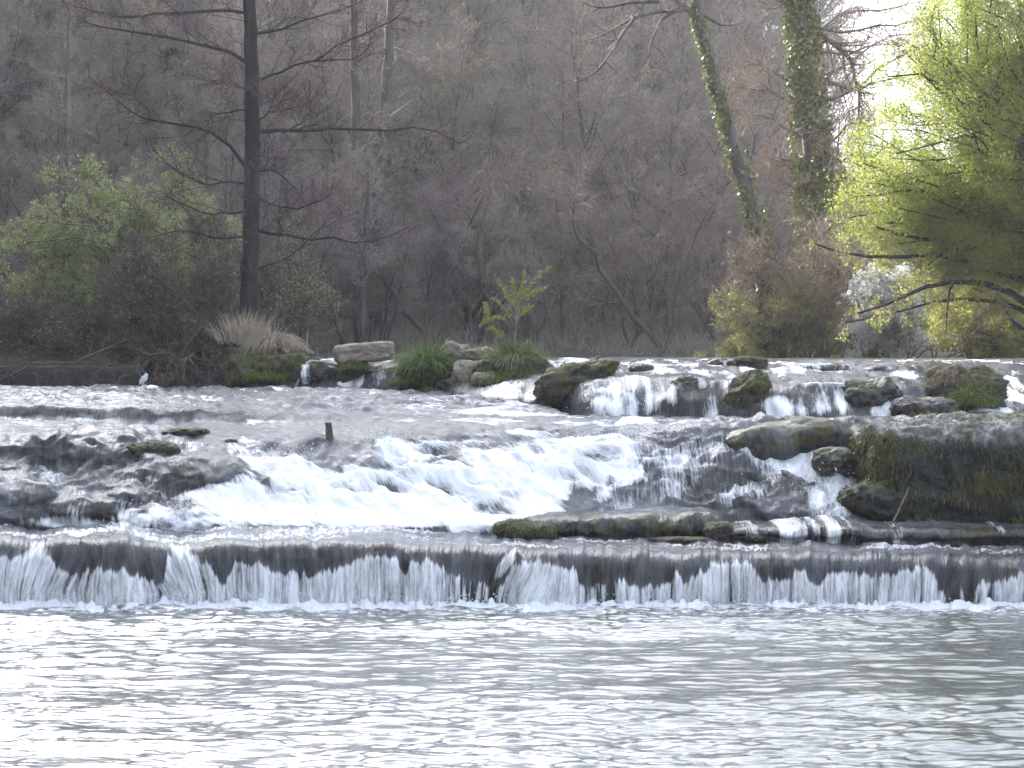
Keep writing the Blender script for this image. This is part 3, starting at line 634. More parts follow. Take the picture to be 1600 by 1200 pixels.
# ------------------------------------------------------------------ rocks
ICO = {}
for _k in (5, 6):
    _bm = bmesh.new(); bmesh.ops.create_icosphere(_bm, subdivisions=_k, radius=1)
    ICO[_k] = (np.array([v.co[:] for v in _bm.verts]), np.array([[v.index for v in f.verts] for f in _bm.faces])); _bm.free()
ICO_V, ICO_F = ICO[5]
def rock(name, label, px, py, Y, w, h, dep, seed, m, n=2.6, amp=.16, freq=1.6, moss=.2, film=0., foam=0., tilt=0., lean=0., cat='rock', group=None, top=None, mossup=.5, fine=.05, drape=0., hair=0, hl=.06, ico=5, wet=0.):
    """boulder whose outline is about w x h photo pixels, centred at (px, py), dep metres deep"""
    ICO_V, ICO_F = ICO[ico]; s = Y / FPX; R = np.array([w * s / 2, dep / 2, h * s / 2]); d = ICO_V
    r = (np.abs(d) ** n).sum(1) ** (-1 / n)
    P = d * r[:, None]
    q = d * R / R.prod() ** (1 / 3.) * freq
    A = 1 + amp * fbm(q[:, 0], q[:, 1], q[:, 2], 3, seed) + fine * fbm(q[:, 0] * 4, q[:, 1] * 4, q[:, 2] * 4, 4, seed + 5) + drape * fbm(q[:, 0] * 7, q[:, 1] * 7, q[:, 2] * 1.2, 3, seed + 6) * (1 - np.abs(d[:, 2]))
    P = P * A[:, None] * R
    if top is not None: P[:, 2] = np.minimum(P[:, 2], top * R[2] + .15 * (P[:, 2] - top * R[2]))
    P[:, 0] += lean * P[:, 2]
    a = math.radians(tilt); x, z = P[:, 0].copy(), P[:, 2].copy(); P[:, 0] = x * math.cos(a) + z * math.sin(a); P[:, 2] = -x * math.sin(a) + z * math.cos(a)
    c = at(px, py, Y)
    mo = moss + mossup * (d[:, 2] - .2) + .3 * fbm(d[:, 0] * 2.2, d[:, 1] * 2.2, d[:, 2] * 2.2, 3, seed + 9)
    ff = film + .35 * fbm(P[:, 0] * 2.5, P[:, 1] * 2, P[:, 2] * .8, 3, seed + 11)
    fo = foam + (.5 * fbm(P[:, 0] * 5, P[:, 1] * 3, P[:, 2] * .6, 3, seed + 12) if foam > 0 else 0)
    flow = np.stack([(P[:, 0] + P[:, 1] * .35) * .55, (P[:, 1] * .5 - P[:, 2]) * 2.0, 0 * P[:, 0]], -1)
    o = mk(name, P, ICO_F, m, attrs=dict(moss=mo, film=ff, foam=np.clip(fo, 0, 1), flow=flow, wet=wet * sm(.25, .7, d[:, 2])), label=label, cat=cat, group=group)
    o.location = c
    if hair:
        rg = np.random.default_rng(seed + 77); wt = np.clip(mo - .05, 0, 1) * (d[:, 1] < .5); k = rg.choice(len(P), hair, p=wt / wt.sum())
        Pk = P[k] + rg.normal(size=(hair, 3)) * .015; nd = nrm(d[k] / R) * np.array([1, 1, .5])
        V, F = blades(Pk - nd * .01, nd + rg.normal(size=(hair, 3)) * .45, hl * rg.uniform(.5, 1.3, hair), .0045, rg, 1.6, 3)
        mk('moss', V, F, M_MOSSDARK, o, smooth=False)
    return o

# the large moss-hung rock on the right and its neighbours
rock('mossy_rock', 'largest rock, a dark moss-hung block with a green-black face at the right edge', 1530, 745, 28.2, 400, 190, 2.2, 3, M_MOSSCLIFF, n=3.4, amp=.10, freq=1.5, moss=.36, mossup=.05, lean=.10, fine=.05, drape=.08, hair=32000, hl=.10, ico=6, wet=.62)
rock('mossy_rock', 'dark wet rock slanting from the big moss-hung block down to the white water', 1372, 785, 27.5, 120, 66, .9, 4, M_MOSSCLIFF, n=2.4, amp=.16, moss=.22, drape=.05, hair=1500)
rock('mossy_ledge', 'long rounded olive-brown ledge under a thin sheet of water, left of the big moss-hung block', 1222, 692, 29.2, 200, 70, 1.2, 6, M_CASC, n=2.5, amp=.10, fine=.02, moss=.55, film=.18, tilt=-7, cat='rock ledge')
rock('dark_rock', 'small dark wet rock between two white chutes beside the big moss-hung block', 1303, 722, 28.3, 62, 42, .6, 7, M_ROCKDARK, amp=.2, moss=.15)
rock('wet_rock', 'rounded rock under flowing water just left of the big moss-hung block', 1375, 688, 29.1, 110, 40, .9, 8, M_CASC, n=2.4, amp=.12, film=.42, moss=.1, foam=.12)
# low shelves over the bottom fall
rock('mossy_hump', 'low brown mossy hump at the left end of the dark rock shelf', 818, 829, 26.45, 88, 32, .5, 11, M_MOSSROCK, n=2.4, amp=.16, moss=.45, hair=1200, hl=.05)
rock('brown_rock', 'small brown rock between the two low shelves', 1122, 830, 26.5, 42, 30, .4, 13, M_MOSSROCK, amp=.2, moss=.3)
rock('brown_rock', 'flat brown patch of rock barely out of the water in front of the dark shelf', 1062, 844, 26.3, 100, 10, .35, 14, M_MOSSROCK, amp=.15, moss=.3)
rock('brown_rock', 'flat reddish rock barely out of the water at the start of the thin shelf', 1180, 840, 26.35, 46, 16, .35, 15, M_MOSSROCK, amp=.15, moss=.2)
def shelf(label, p0, p1, crest, base, Yb, dep, seed, film, foam, moss, bulge=.16):
    px = np.arange(p0, p1 + .1, 1.8); mid, hw = (p0 + p1) / 2, (p1 - p0) / 2
    en = np.clip(1 - np.abs((px - mid) / hw) ** 10, 0, 1) ** .5
    cr = np.interp(px, *crest) + 4 * fbm(px * .02, seed, 0, 3, seed); bs = np.interp(px, *base); cr = bs + (cr - bs) * (.12 + .88 * en)
    b = Yb + bulge * fbm(px * .018, seed + .5, 0, 3, seed + 1) + .4 * (1 - en); K = {}
    for i in range(len(px)):
        z0, zt = Zp(bs[i], b[i]), Zp(cr[i], b[i] + .3); h = zt - z0
        K[px[i]] = [(HOR + (ZC - z) * FPX / y, y) for z, y in [(z0 - .3, b[i] + .12), (z0, b[i] + .02), (z0 + h * .35, b[i] - .03), (z0 + h * .7, b[i] + .02), (z0 + h * .93, b[i] + .14), (zt, b[i] + .32), (zt + .01, b[i] + dep * .6), (zt - .02, b[i] + dep)]]
    Z, Y = knots(K, px, 70); PX = np.repeat(px[:, None], 70, 1); X = Xp(PX, Y)
    Y = Y + .05 * fbm(X * 3, Z * 5, 0, 4, seed + 2) + .02 * vn(X * 14, Z * 2, 0, seed + 8); Z = Z + .025 * fbm(X * 2.5, Y * 2.5, 0, 4, seed + 3); X = Xp(PX, Y)
    v = arclen(X, Y, Z); e = fbm(X * 2.2, Z * .5, 0, 4, seed + 4)
    fm = np.clip(foam + .5 * e + .35 * vn(X * 11, Z * .8, 0, seed + 5) * (foam > 0), 0, 1) if foam else 0 * X
    mk('rock_shelf', np.stack([X, Y, Z], -1), gridF(*X.shape), M_CASC, attrs=dict(flow=np.stack([X, v, 0 * v], -1), foam=fm, film=film + .3 * fbm(X * 1.5, Y, Z, 3, seed + 6) + .25 * sm(.2, .5, Y - b[:, None]), moss=moss + .3 * fbm(X * 2, Y * 2, Z * 4, 3, seed + 7)), label=label, cat='rock shelf')
shelf('long low dark shelf with water sliding over its rounded edge above the bottom fall', 795, 1142, ([790, 860, 950, 1060, 1140], [812, 806, 801, 800, 806]), ([790, 1140], [836, 840]), 26.5, 1.5, 10, .30, 0.0, .32)
shelf('long thin shelf dribbling threads of water below the big moss-hung block', 1120, 1765, ([1120, 1250, 1500, 1760], [820, 818, 822, 824]), ([1120, 1300, 1760], [838, 844, 848]), 26.2, 1.4, 12, .26, .17, .30, .10)
# left rapids
rock('brown_rock', 'brown weedy rock breaking the water at upper left, beside the broad dark hump', 236, 704, 28.7, 84, 26, .5, 21, M_MOSSROCK, n=2.3, amp=.22, fine=.08, moss=.25, hair=500, hl=.04)
rock('brown_rock', 'low brown weedy rock in the streaky water below the small left step', 292, 676, 30.0, 66, 14, .5, 22, M_MOSSROCK, n=2.2, amp=.22, fine=.08, moss=.2, hair=300, hl=.04)
rock('brown_rock', 'tiny brown rock tip in the streaky water right of the weedy rocks', 362, 690, 29.4, 24, 8, .25, 23, M_MOSSROCK, n=2.2, amp=.22, fine=.08, moss=.1)
# upper right
rock('mossy_slab', 'mossy brown slab sloping between two upper falls, just right of the grassy islet', 893, 602, 33.6, 122, 60, 1.1, 30, M_MOSSROCK, n=2.8, amp=.24, moss=.45, tilt=-12, lean=.3, fine=.09, hair=2500, hl=.05)
rock('mossy_slab', 'narrow moss-green rib leaning between two curtains of the upper falls', 1164, 620, 32.0, 60, 80, .8, 31, M_MOSSROCK, n=2.6, amp=.22, moss=.5, lean=.45, fine=.09, hair=1500, hl=.05)
rock('wet_rock', 'bulging dark rock behind thin white threads in the middle of the upper falls', 1078, 624, 32.4, 70, 72, .8, 32, M_CASC, n=2.6, amp=.15, film=.26, foam=.22, moss=.15)
rock('mossy_rock', 'small square mossy rock on the brink of the upper falls against the far shore', 1173, 571, 36.2, 46, 26, .5, 33, M_MOSSROCK, n=3.5, amp=.2, moss=.5, fine=.1, hair=500, hl=.05)
rock('dark_rock', 'small dark rock awash on the brink, left of the square mossy rock', 1003, 577, 35.6, 40, 16, .4, 34, M_ROCKDARK, amp=.18, moss=.1)
rock('wet_rock', 'grey wet rock awash on the brink next to the square mossy rock', 1130, 571, 36.6, 48, 20, .5, 35, M_CASC, amp=.18, film=.4, foam=.2)
rock('dark_rock', 'row of low dark rock across the brink at upper right', 1290, 580, 35.4, 90, 24, .6, 36, M_CASC, n=3.2, amp=.16, film=.2, foam=.25, moss=.15)
rock('dark_rock', 'dark low rock in the brink left of the brown tussock rock', 1390, 584, 35.0, 85, 24, .6, 37, M_CASC, n=3, amp=.16, film=.26, foam=.2, moss=.15)
rock('dark_rock', 'upright black wet rock right of the broad white curtain', 1358, 626, 32.2, 78, 62, .7, 38, M_ROCKDARK, n=3.4, amp=.2, moss=.2, fine=.1)
rock('dark_rock', 'low rounded black boulder at the foot of the green-fronted rock', 1440, 638, 31.4, 96, 36, .7, 39, M_ROCKDARK, n=2.5, amp=.2, moss=.12, fine=.07)
rock('mossy_rock', 'brown tussock-topped rock with a bright green front in the upper falls at right', 1508, 614, 32.6, 124, 78, 1.0, 40, M_MOSSROCK, n=2.5, amp=.26, moss=.38, fine=.1, hair=2000, hl=.06)
# islets of the upper left
rock('mossy_rock', 'brown mossy mound under the dry grass at the foot of the dark alder', 430, 585, 40.3, 130, 84, 1.6, 50, M_MOSSROCK, n=2.5, amp=.18, moss=.45, fine=.1, hair=2500, hl=.09)
rock('stone_block', 'flat pale stone block lying over a small fall, left of the grass tussock', 570, 551, 39.5, 92, 30, .75, 51, M_ROCKPALE, n=6, amp=.06, moss=-.35, tilt=-5, cat='stone')
rock('mossy_rock', 'dark rock with a green moss apron under the flat pale stone block', 550, 580, 39.5, 44, 50, .6, 52, M_MOSSROCK, n=2.5, amp=.18, moss=.6, lean=.4)
rock('mossy_rock', 'dark mossy mound carrying the big green grass tussock', 672, 584, 38.3, 96, 56, 1.2, 53, M_MOSSROCK, n=2.4, amp=.18, moss=.62, fine=.1, hair=2500, hl=.09)
rock('pale_rock', 'tan rounded boulder right of the big grass tussock', 728, 583, 37.2, 44, 40, .5, 54, M_ROCKPALE, n=2.6, amp=.18, moss=-.25)
rock('pale_rock', 'pale flat rock on top of the pile between the two grassy mounds', 748, 553, 37.9, 44, 18, .45, 55, M_ROCKPALE, n=3, amp=.16, moss=-.3, tilt=-8)
rock('pale_rock', 'small tan rock in the grass at the lower edge of the sapling islet', 757, 593, 36.7, 36, 22, .4, 56, M_ROCKPALE, n=2.6, amp=.18, moss=-.1)
rock('grey_rock', 'grey leaning rock behind the big grass tussock', 708, 552, 38.3, 40, 30, .5, 57, M_ROCKPALE, n=3, amp=.2, moss=-.1, tilt=25)
rock('grey_rock', 'small grey rock behind the pale flat rock of the pile', 722, 545, 38.8, 26, 12, .3, 58, M_ROCKPALE, n=3, amp=.2, moss=-.2)
rock('mossy_rock', 'mossy mound of the islet that carries the sapling', 800, 582, 37.2, 112, 54, 1.3, 59, M_MOSSROCK, n=2.5, amp=.18, moss=.6, fine=.1, hair=2500, hl=.09)
rock('dark_rock', 'dark wet stones at the waterline below the two grassy mounds', 716, 602, 37.4, 60, 22, .5, 60, M_ROCKDARK, n=2.6, amp=.2, moss=.1)
rock('dark_rock', 'dark rock at the right tip of the sapling islet', 840, 568, 37.6, 34, 16, .4, 61, M_ROCKDARK, amp=.2, moss=.1)
rock('wet_rock', 'smooth dark rock under the small fall left of the flat pale stone block', 495, 585, 39.8, 90, 46, .9, 62, M_CASC, n=2.4, amp=.12, film=.28, foam=.05)

# ------------------------------------------------------------------ old weir wall and its land side, left
def weir():
    ys, zt = 41.0, Zp(572, 41.0)
    xs = np.linspace(-17.5, Xp(225, 41), 120); prof = [(0, -1.0), (-.02, -.45), (-.05, -.12), (-.05, -.02), (0, 0), (.5, .0), (.55, -.05), (.55, -1)]
    V = np.array([[(x, ys + a + .03 * fbm(x * 2, b * 3, 0, 3, 5), zt + b + .015 * vn(x * 3, a * 4)) for a, b in prof] for x in xs])
    mk('weir_wall', V, gridF(*V.shape[:2])[:, ::-1], M_WALL, attrs=dict(moss=np.full(V.shape[:2], .1)), label='old dark straight weir wall along the water at the left edge', cat='wall')
weir()

# ------------------------------------------------------------------ grass, moss, dry stems
def tuft(name, label, cat, px, py, Y, rad, n, L, m, seed, spread=.8, droop=.6, w=.006, flat=.5, group=None):
    rng = np.random.default_rng(seed); c = at(px, py, Y)
    d = rng.normal(size=(n, 3)); S = d * np.array([rad, rad, rad * flat]) * .45; S[:, 2] = np.abs(S[:, 2]) - .08
    D = np.stack([S[:, 0] / rad * spread * 2 + rng.normal(size=n) * .35 * spread, S[:, 1] / rad * spread * 2 + rng.normal(size=n) * .35 * spread, np.ones(n)], -1)
    V, F = blades(S, D, L * rng.uniform(.5, 1.15, n), w, rng, droop)
    o = mk(name, V, F, m, smooth=False, label=label, cat=cat, group=group); o.location = c; return o
tuft('grass_tussock', 'big spiky green grass tussock on the mossy mound in mid stream', 'grass tussock', 672, 572, 38.0, .34, 1500, .80, M_GRASS, 1, .75, .75)
tuft('grass_tussock', 'low bright green fringe of grass hanging on the left of the big tussock', 'grass', 640, 590, 38.0, .24, 700, .24, M_MOSS, 2, 1.0, 1.2)
tuft('grass_tussock', 'small green tuft standing in the water below the big tussock', 'grass', 668, 608, 37.3, .12, 220, .22, M_GRASS, 3, .9, .8)
tuft('grass_tussock', 'green and straw tussock around the foot of the sapling', 'grass tussock', 806, 562, 37.1, .30, 1100, .62, M_GRASS, 4, .7, .7)
tuft('dry_grass', 'straw-coloured dead blades hanging in the sapling tussock', 'dry grass', 806, 560, 36.95, .26, 260, .42, M_DRY, 5, 1.0, 1.3)
tuft('grass_tussock', 'lush green grass on the lower right of the sapling islet', 'grass', 815, 585, 36.8, .34, 1100, .26, M_GRASS, 6, .9, 1.0)
tuft('grass_tussock', 'low green grass in front of the rock pile by the sapling islet', 'grass', 775, 592, 36.6, .36, 900, .22, M_GRASS, 7, .9, 1.0)
tuft('grass_tussock', 'small thin tuft on top of the rock pile between the mounds', 'grass', 752, 548, 37.8, .18, 260, .24, M_GRASS, 8, .9, .7)
tuft('moss_cushion', 'bright green moss cushion on the front of the flat pale stone block', 'moss', 556, 570, 39.15, .26, 900, .20, M_MOSS, 9, .9, 1.0)
tuft('moss_cushion', 'bright green moss cushion on the mound below the dry grass', 'moss', 418, 585, 39.6, .42, 1300, .22, M_MOSS, 10, .9, 1.2)
tuft('moss_cushion', 'green moss beside the small fall under the dry grass', 'moss', 455, 565, 39.7, .22, 500, .18, M_MOSS, 11, .9, 1.1)
tuft('grass_patch', 'flat green patch of grass in the shallow water above the rapids', 'grass', 489, 627, 35.2, .26, 700, .15, M_MOSS, 12, 1.0, .9, flat=.15)
tuft('dry_grass', 'big clump of pale dry reeds in front of the dark alder trunk', 'dry grass', 383, 533, 40.8, .55, 480, .60, M_DRY, 13, .20, .5, w=.0065)
tuft('dry_grass', 'hanging straw grass on the right of the dry reed clump', 'dry grass', 428, 535, 40.4, .34, 700, .60, M_DRY, 14, .9, 1.3, w=.008)
tuft('grass_tussock', 'dull green grass under the dry reed clump', 'grass', 402, 556, 40.3, .45, 700, .36, M_GRASS, 15, .9, 1.1)
tuft('moss_cushion', 'vivid green moss front of the tussock rock in the upper falls', 'moss', 1515, 626, 31.75, .34, 1300, .16, M_MOSS, 16, .9, 1.3, flat=1.0)
tuft('dry_grass', 'brown withered tussock crowning the green-fronted rock in the upper falls', 'dry grass', 1495, 592, 32.3, .40, 1100, .20, mat_leaf('brown_tussock', (.07, .05, .035), (.24, .17, .12), .2), 17, 1.0, 1.2)

# ------------------------------------------------------------------ sticks, post, flotsam
def stick(name, label, cat, pts, r0, r1, m=M_WOOD, seed=0):
    rng = np.random.default_rng(seed); p = np.array([at(*q) for q in pts])
    V, F = tube1(p - p[0], r0, r1, 7, wob=.002, rng=rng); o = mk(name, V, F, m, label=label, cat=cat); o.location = p[0]; return o
stick('stick', 'thin pale stick leaning on the face of the big moss-hung block', 'stick', [(1396, 814, 26.85), (1410, 785, 26.9), (1421, 760, 26.95)], .014, .007)
stick('stick', 'short pale stick standing in the small fall left of the flat stone block', 'stick', [(460, 610, 38.9), (464, 600, 38.9), (468, 592, 38.9)], .03, .02)
stick('wooden_stump', 'thin broken upright stump behind the moss mound, under the alder', 'stump', [(478, 550, 40.8), (479, 535, 40.8), (481, 516, 40.8)], .05, .015)
stick('driftwood', 'pale broken branch lying over the moss mound beside the small fall', 'driftwood', [(444, 552, 40.0), (465, 545, 40.2), (490, 553, 40.3)], .07, .05)
stick('wooden_post', 'short weathered post stub standing in the stream above the white rapid', 'post', [(517, 700, 29.1), (515, 675, 29.1), (513, 660, 29.1)], .06, .045, m=mat_bark('rotten_post', (.03, .025, .02), (.15, .12, .08), 16))
rng = np.random.default_rng(5)
V = ICO_V * np.array([.05, .03, .12]) * (1 + .35 * fbm(ICO_V[:, 0] * 2, ICO_V[:, 1] * 2, ICO_V[:, 2] * 2, 3, 2))[:, None]
o = mk('scrap', V, ICO_F, M_SCRAP, label='small white scrap of litter caught in the roots at the left waterline', cat='litter'); o.location = at(225, 592, 40.7); o.rotation_euler = (0, .5, 0)

# ------------------------------------------------------------------ the dark alder
def traced(px_list): return np.array([at(*p) for p in px_list])
def alder():
    rng = np.random.default_rng(11); Y0 = 42.2
    base = at(391, 540, Y0); root = thing('alder_tree', 'tall dark bare alder with tiered level branches at left, straight trunk behind the dry reeds', 'tree', tuple(base))
    tr = traced([(388, 545, Y0), (389, 490, Y0), (391, 400, Y0), (394, 250, Y0), (393, 100, Y0), (391, 0, Y0), (390, -150, Y0), (388, -330, Y0), (386, -480, Y0)])
    P = resamp(tr, 40); P[:, 0] += .012 * rng.normal(size=40)
    rad = np.interp(np.linspace(0, 1, 40), [0, .05, .2, .5, .75, 1], [.36, .25, .185, .15, .10, .03])
    V, F = tubes((P - base)[None], rad[None], 12); mk('trunk', V, F, M_BARKDARK, root)
    br = [[(385, 98, 0), (340, 75, -.3), (260, 58, -.6), (200, 50, -.9), (150, 40, -1.2), (125, 28, -1.4)],
          [(382, 20, 0), (330, 16, .3), (240, 24, .7), (180, 28, 1.0), (120, 8, 1.2)],
          [(385, 262, 0), (345, 216, .3), (300, 196, .6), (230, 187, .9), (190, 160, 1.2), (140, 120, 1.4)],
          [(230, 187, .9), (232, 170, .9), (205, 150, .9), (160, 138, 1.)],
          [(385, 172, 0), (340, 178, .1), (315, 195, .3)],
          [(380, 286, 0), (345, 285, -.4), (318, 288, -.6), (270, 262, -.9), (240, 235, -1.1)],
          [(402, 52, 0), (440, 45, .4), (500, 25, .7), (560, 2, 1.), (600, -20, 1.2)],
          [(404, 125, 0), (440, 112, -.3), (490, 96, -.6), (555, 91, -.9), (580, 70, -1.)],
          [(490, 96, -.6), (540, 66, -.6), (600, 40, -.6), (640, 10, -.6)],
          [(404, 206, 0), (450, 204, .4), (530, 202, .8), (600, 206, 1.2), (660, 198, 1.4), (720, 225, 1.6)],
          [(450, 204, .4), (475, 185, .6), (490, 155, .7)],
          [(402, 190, 0), (425, 172, -.5), (445, 155, -.8)],
          [(402, 268, 0), (430, 268, .3), (465, 300, .6), (500, 340, .8)],
          [(402, 360, 0), (450, 370, -.5), (520, 372, -.8), (580, 378, -1.1), (640, 355, -1.3)],
          [(402, 420, 0), (445, 405, .5), (500, 360, .9), (560, 330, 1.2)],
          [(384, 370, 0), (340, 372, -.6), (290, 362, -1.), (230, 370, -1.3)],
          [(384, 330, 0), (340, 335, .7), (290, 320, 1.1), (250, 300, 1.4)],
          [(384, -60, 0), (320, -70, .8), (240, -80, 1.4), (150, -70, 2)], [(400, -80, 0), (470, -90, -.8), (560, -110, -1.6), (640, -120, -2)],
          [(386, 140, 0), (360, 130, -1.2), (330, 125, -2.2)], [(402, 310, 0), (430, 318, -1.4), (470, 325, -2.4), (520, 300, -3)], [(400, 240, 0), (420, 245, 1.5), (460, 240, 2.6)],
          [(384, 430, 0), (350, 440, .9), (310, 430, 1.6)]]
    P1 = np.array([resamp(np.array([at(x, y, Y0 + d) for x, y, d in b]) - base, 9) for b in br])
    P1[:, 1:] += rng.normal(size=P1[:, 1:].shape) * .02
    L1 = np.linalg.norm(P1[:, -1] - P1[:, 0], axis=1)
    R1 = (.012 + .0085 * L1)[:, None] * np.linspace(1, .22, 9)[None]
    P2, R2 = children(P1, R1, 15, .95, 48, rng, m=5, tmin=.12, up=.07, jit=.2, flat=.3)
    Px, Rx = children(P[None, 8:36] - base, np.full((1, 28), .022), 44, 1.7, 72, rng, m=5, tmin=.0, up=.05, jit=.2, shrink=.2)
    P2 = np.concatenate([P2, Px]); R2 = np.concatenate([R2, Rx])
    P3, R3 = children(P2, R2, 8, .5, 45, rng, m=3, tmin=.15, up=.05, flat=.2)
    V, F = join([tubes(P1, R1, 6), tubes(P2, np.maximum(R2 * .62, .0055), 4)]); mk('branches', V, F, M_BARKDARK, root)
    P4 = twigs_on(P3, 5, .22, .005, 40, rng)
    V, F = join([spk(P3, .006), spk(P4, .0042)]); mk('twigs', V, F, M_TWIGRED, root, smooth=False)
    V, F = leaves(on_lines(P4, 5000, rng, .01, .4), .045, rng, .45, .5); mk('catkins', V, F, mat_leaf('alder_catkins', (.09, .05, .045), (.21, .13, .115), .1), root, smooth=False)
alder()

# ------------------------------------------------------------------ leaning trunk and ivy-clad trunk on the right
def ivy_on(P, R, n, rng, side=None, size=.09, gatef=None):
    k = len(P); i = rng.integers(0, k - 1, n); w = rng.random((n, 1)); c = P[i] * (1 - w) + P[i + 1] * w; r = R[i][:, None] * rng.uniform(.95, 1.7, (n, 1))
    a = rng.random(n) * 2 * math.pi; off = np.stack([np.cos(a), np.sin(a), 0 * a], -1)
    pts = c + off * r + rng.normal(size=(n, 3)) * .02
    g = fbm(pts[:, 0] * 2, pts[:, 1] * 2, pts[:, 2] * 1.3, 3, 3) + (0 if side is None else -.5 * off[:, 0] * side) + (0 if gatef is None else gatef(i / k))
    pts = pts[g > 0]; return leaves(pts, size, rng, .85, .5)
def leaning():
    rng = np.random.default_rng(21); Y0 = 52.0; base = at(1192, 400, Y0) + np.array([.1, 0, -2.4])
    root = thing('leaning_tree', 'slim grey tree leaning left over the shrubs, ivy on its lower trunk', 'tree', tuple(base))
    tr = np.array([base] + [at(x, y, Y0) for x, y in [(1190, 385), (1178, 335), (1152, 250), (1135, 190), (1115, 120), (1098, 55), (1090, 0), (1088, -80), (1095, -200), (1110, -330)]])
    P = resamp(tr, 50) - base; rad = np.interp(np.linspace(0, 1, 50), [0, .15, .5, .75, 1], [.24, .20, .16, .12, .04])
    P[1:, :2] += rng.normal(size=(49, 2)) * .02
    V, F = tubes(P[None], rad[None], 10); mk('trunk', V, F, M_BARKGREY, root)
    br = [[(1096, 50, 0), (1080, 20, 0), (1055, 0, -.2), (1030, -30, -.4)], [(1072, 14, 0), (1050, 17, -.3), (1000, 22, -.6), (975, 50, -.8), (950, 90, -1.), (925, 118, -1.1), (888, 132, -1.2)],
          [(1055, 18, -.2), (1035, 30, -.2), (1020, 60, -.3), (1012, 95, -.3), (1022, 108, -.3)], [(1000, 22, -.6), (960, 45, -.2), (930, 60, 0), (900, 66, .2)],
          [(1094, 20, 0), (1130, 40, .3), (1128, 20, .5), (1150, -10, .6)], [(1030, 2, 0), (985, 4, .4), (940, 12, .8), (905, 2, 1.)], [(1092, -40, 0), (1040, -70, .4), (980, -80, .8), (900, -60, 1.2)], [(1094, -60, 0), (1150, -100, .4), (1230, -120, .8)]]
    P1 = np.array([resamp(np.array([at(x, y, Y0 + d) for x, y, d in b]) - base, 9) for b in br]); R1 = np.linspace(.075, .02, 9)[None] * np.array([1.5, 1, .7, .6, .6, .8, 1, 1])[:, None]
    P2, R2 = children(P1, R1, 9, .9, 50, rng, m=5, tmin=.2, up=-.02, jit=.25); P3, R3 = children(P2, R2, 6, .45, 45, rng, m=3, up=.02)
    V, F = join([tubes(P1, R1, 6), tubes(P2, np.maximum(R2, .008), 4)]); mk('branches', V, F, M_BARKGREY, root)
    V, F = join([spk(P3, .008), spk(twigs_on(P3, 4, .22, .005, 40, rng), .006)]); mk('twigs', V, F, M_TWIGTAN, root, smooth=False)
    V, F = ivy_on(P, rad, 4500, rng, .9, .10, lambda t: np.interp(t, [0, .25, .35, .6, .7, 1], [.7, .6, .1, -.15, -.6, -1])); mk('ivy', V, F, M_IVY, root, smooth=False)
leaning()
def ivy_tree():
    rng = np.random.default_rng(31); Y0 = 56.0; base = at(1278, 480, Y0) + np.array([0, 0, -1.6])
    root = thing('ivy_clad_tree', 'thick trunk wrapped in olive ivy with reddish bare side branches, behind the shrubs at right', 'tree', tuple(base))
    tr = np.array([base] + [at(x, y, Y0) for x, y in [(1277, 440), (1275, 330), (1268, 220), (1258, 110), (1250, 0), (1246, -120), (1240, -260), (1238, -400)]])
    P = resamp(tr, 50) - base; rad = np.interp(np.linspace(0, 1, 50), [0, .5, 1], [.30, .24, .08])
    V, F = tubes(P[None], rad[None], 10); mk('trunk', V, F, M_BARKPALE, root)
    br = [[(1262, 45, 0), (1300, 65, .2), (1325, 90, .3), (1340, 130, .3), (1346, 160, .2), (1345, 200, .1)], [(1262, 140, 0), (1220, 118, .3), (1185, 100, .5), (1160, 108, .7)], [(1268, 190, 0), (1225, 150, -.4), (1190, 140, -.6), (1150, 135, -.8)],
          [(1270, 250, 0), (1320, 200, .5), (1350, 190, .8)], [(1272, 280, 0), (1230, 250, .4), (1200, 255, .7)], [(1255, 20, 0), (1200, -10, .4), (1160, -40, .7)], [(1254, 0, 0), (1310, -30, -.4), (1380, -40, -.8), (1440, -20, -1)],
          [(1258, 60, 0), (1320, 20, .8), (1390, 15, 1.2), (1440, 0, 1.6)], [(1262, 120, 0), (1310, 110, 1.2), (1380, 60, 1.8), (1430, 50, 2.)], [(1266, 160, 0), (1320, 150, -.6), (1390, 95, -1), (1440, 80, -1.2)], [(1270, 200, 0), (1240, 205, -1), (1190, 180, -1.6), (1150, 190, -2.)],
          [(1274, 300, 0), (1300, 260, -1), (1340, 240, -1.6)], [(1276, 330, 0), (1250, 300, 1), (1215, 280, 1.4)],
          [(1256, 40, 0), (1320, 50, -.5), (1390, 40, -.9), (1450, 30, -1.1)], [(1258, 80, 0), (1310, 85, .6), (1370, 70, .9), (1430, 75, 1.)], [(1262, 110, 0), (1330, 140, .3), (1380, 125, .5), (1420, 120, .6)]]
    P1 = np.array([resamp(np.array([at(x, y, Y0 + d) for x, y, d in b]) - base, 8) for b in br]); R1 = np.linspace(.05, .015, 8)[None] * np.ones((len(br), 1)); R1[0] *= 1.8
    P1[:, 1:] += rng.normal(size=P1[:, 1:].shape) * .04
    P2, R2 = children(P1, R1, 19, 1.2, 45, rng, m=5, tmin=.1, up=.03, jit=.2); P3, R3 = children(P2, R2, 8, .55, 45, rng, m=3, up=.03)
    V, F = join([tubes(P1, R1, 6), tubes(P2, np.maximum(R2, .007), 4)]); mk('branches', V, F, M_BARKPALE, root)
    V, F = join([spk(P3, .009), spk(twigs_on(P3, 5, .26, .005, 40, rng), .007)]); mk('twigs', V, F, M_TWIGTAN, root, smooth=False)
    V, F = ivy_on(P, rad * 1.4, 22000, rng, .3, .11, lambda t: .30 + .35 * np.sin(t * 23) * .6); mk('ivy', V, F, M_IVY, root, smooth=False)
ivy_tree()

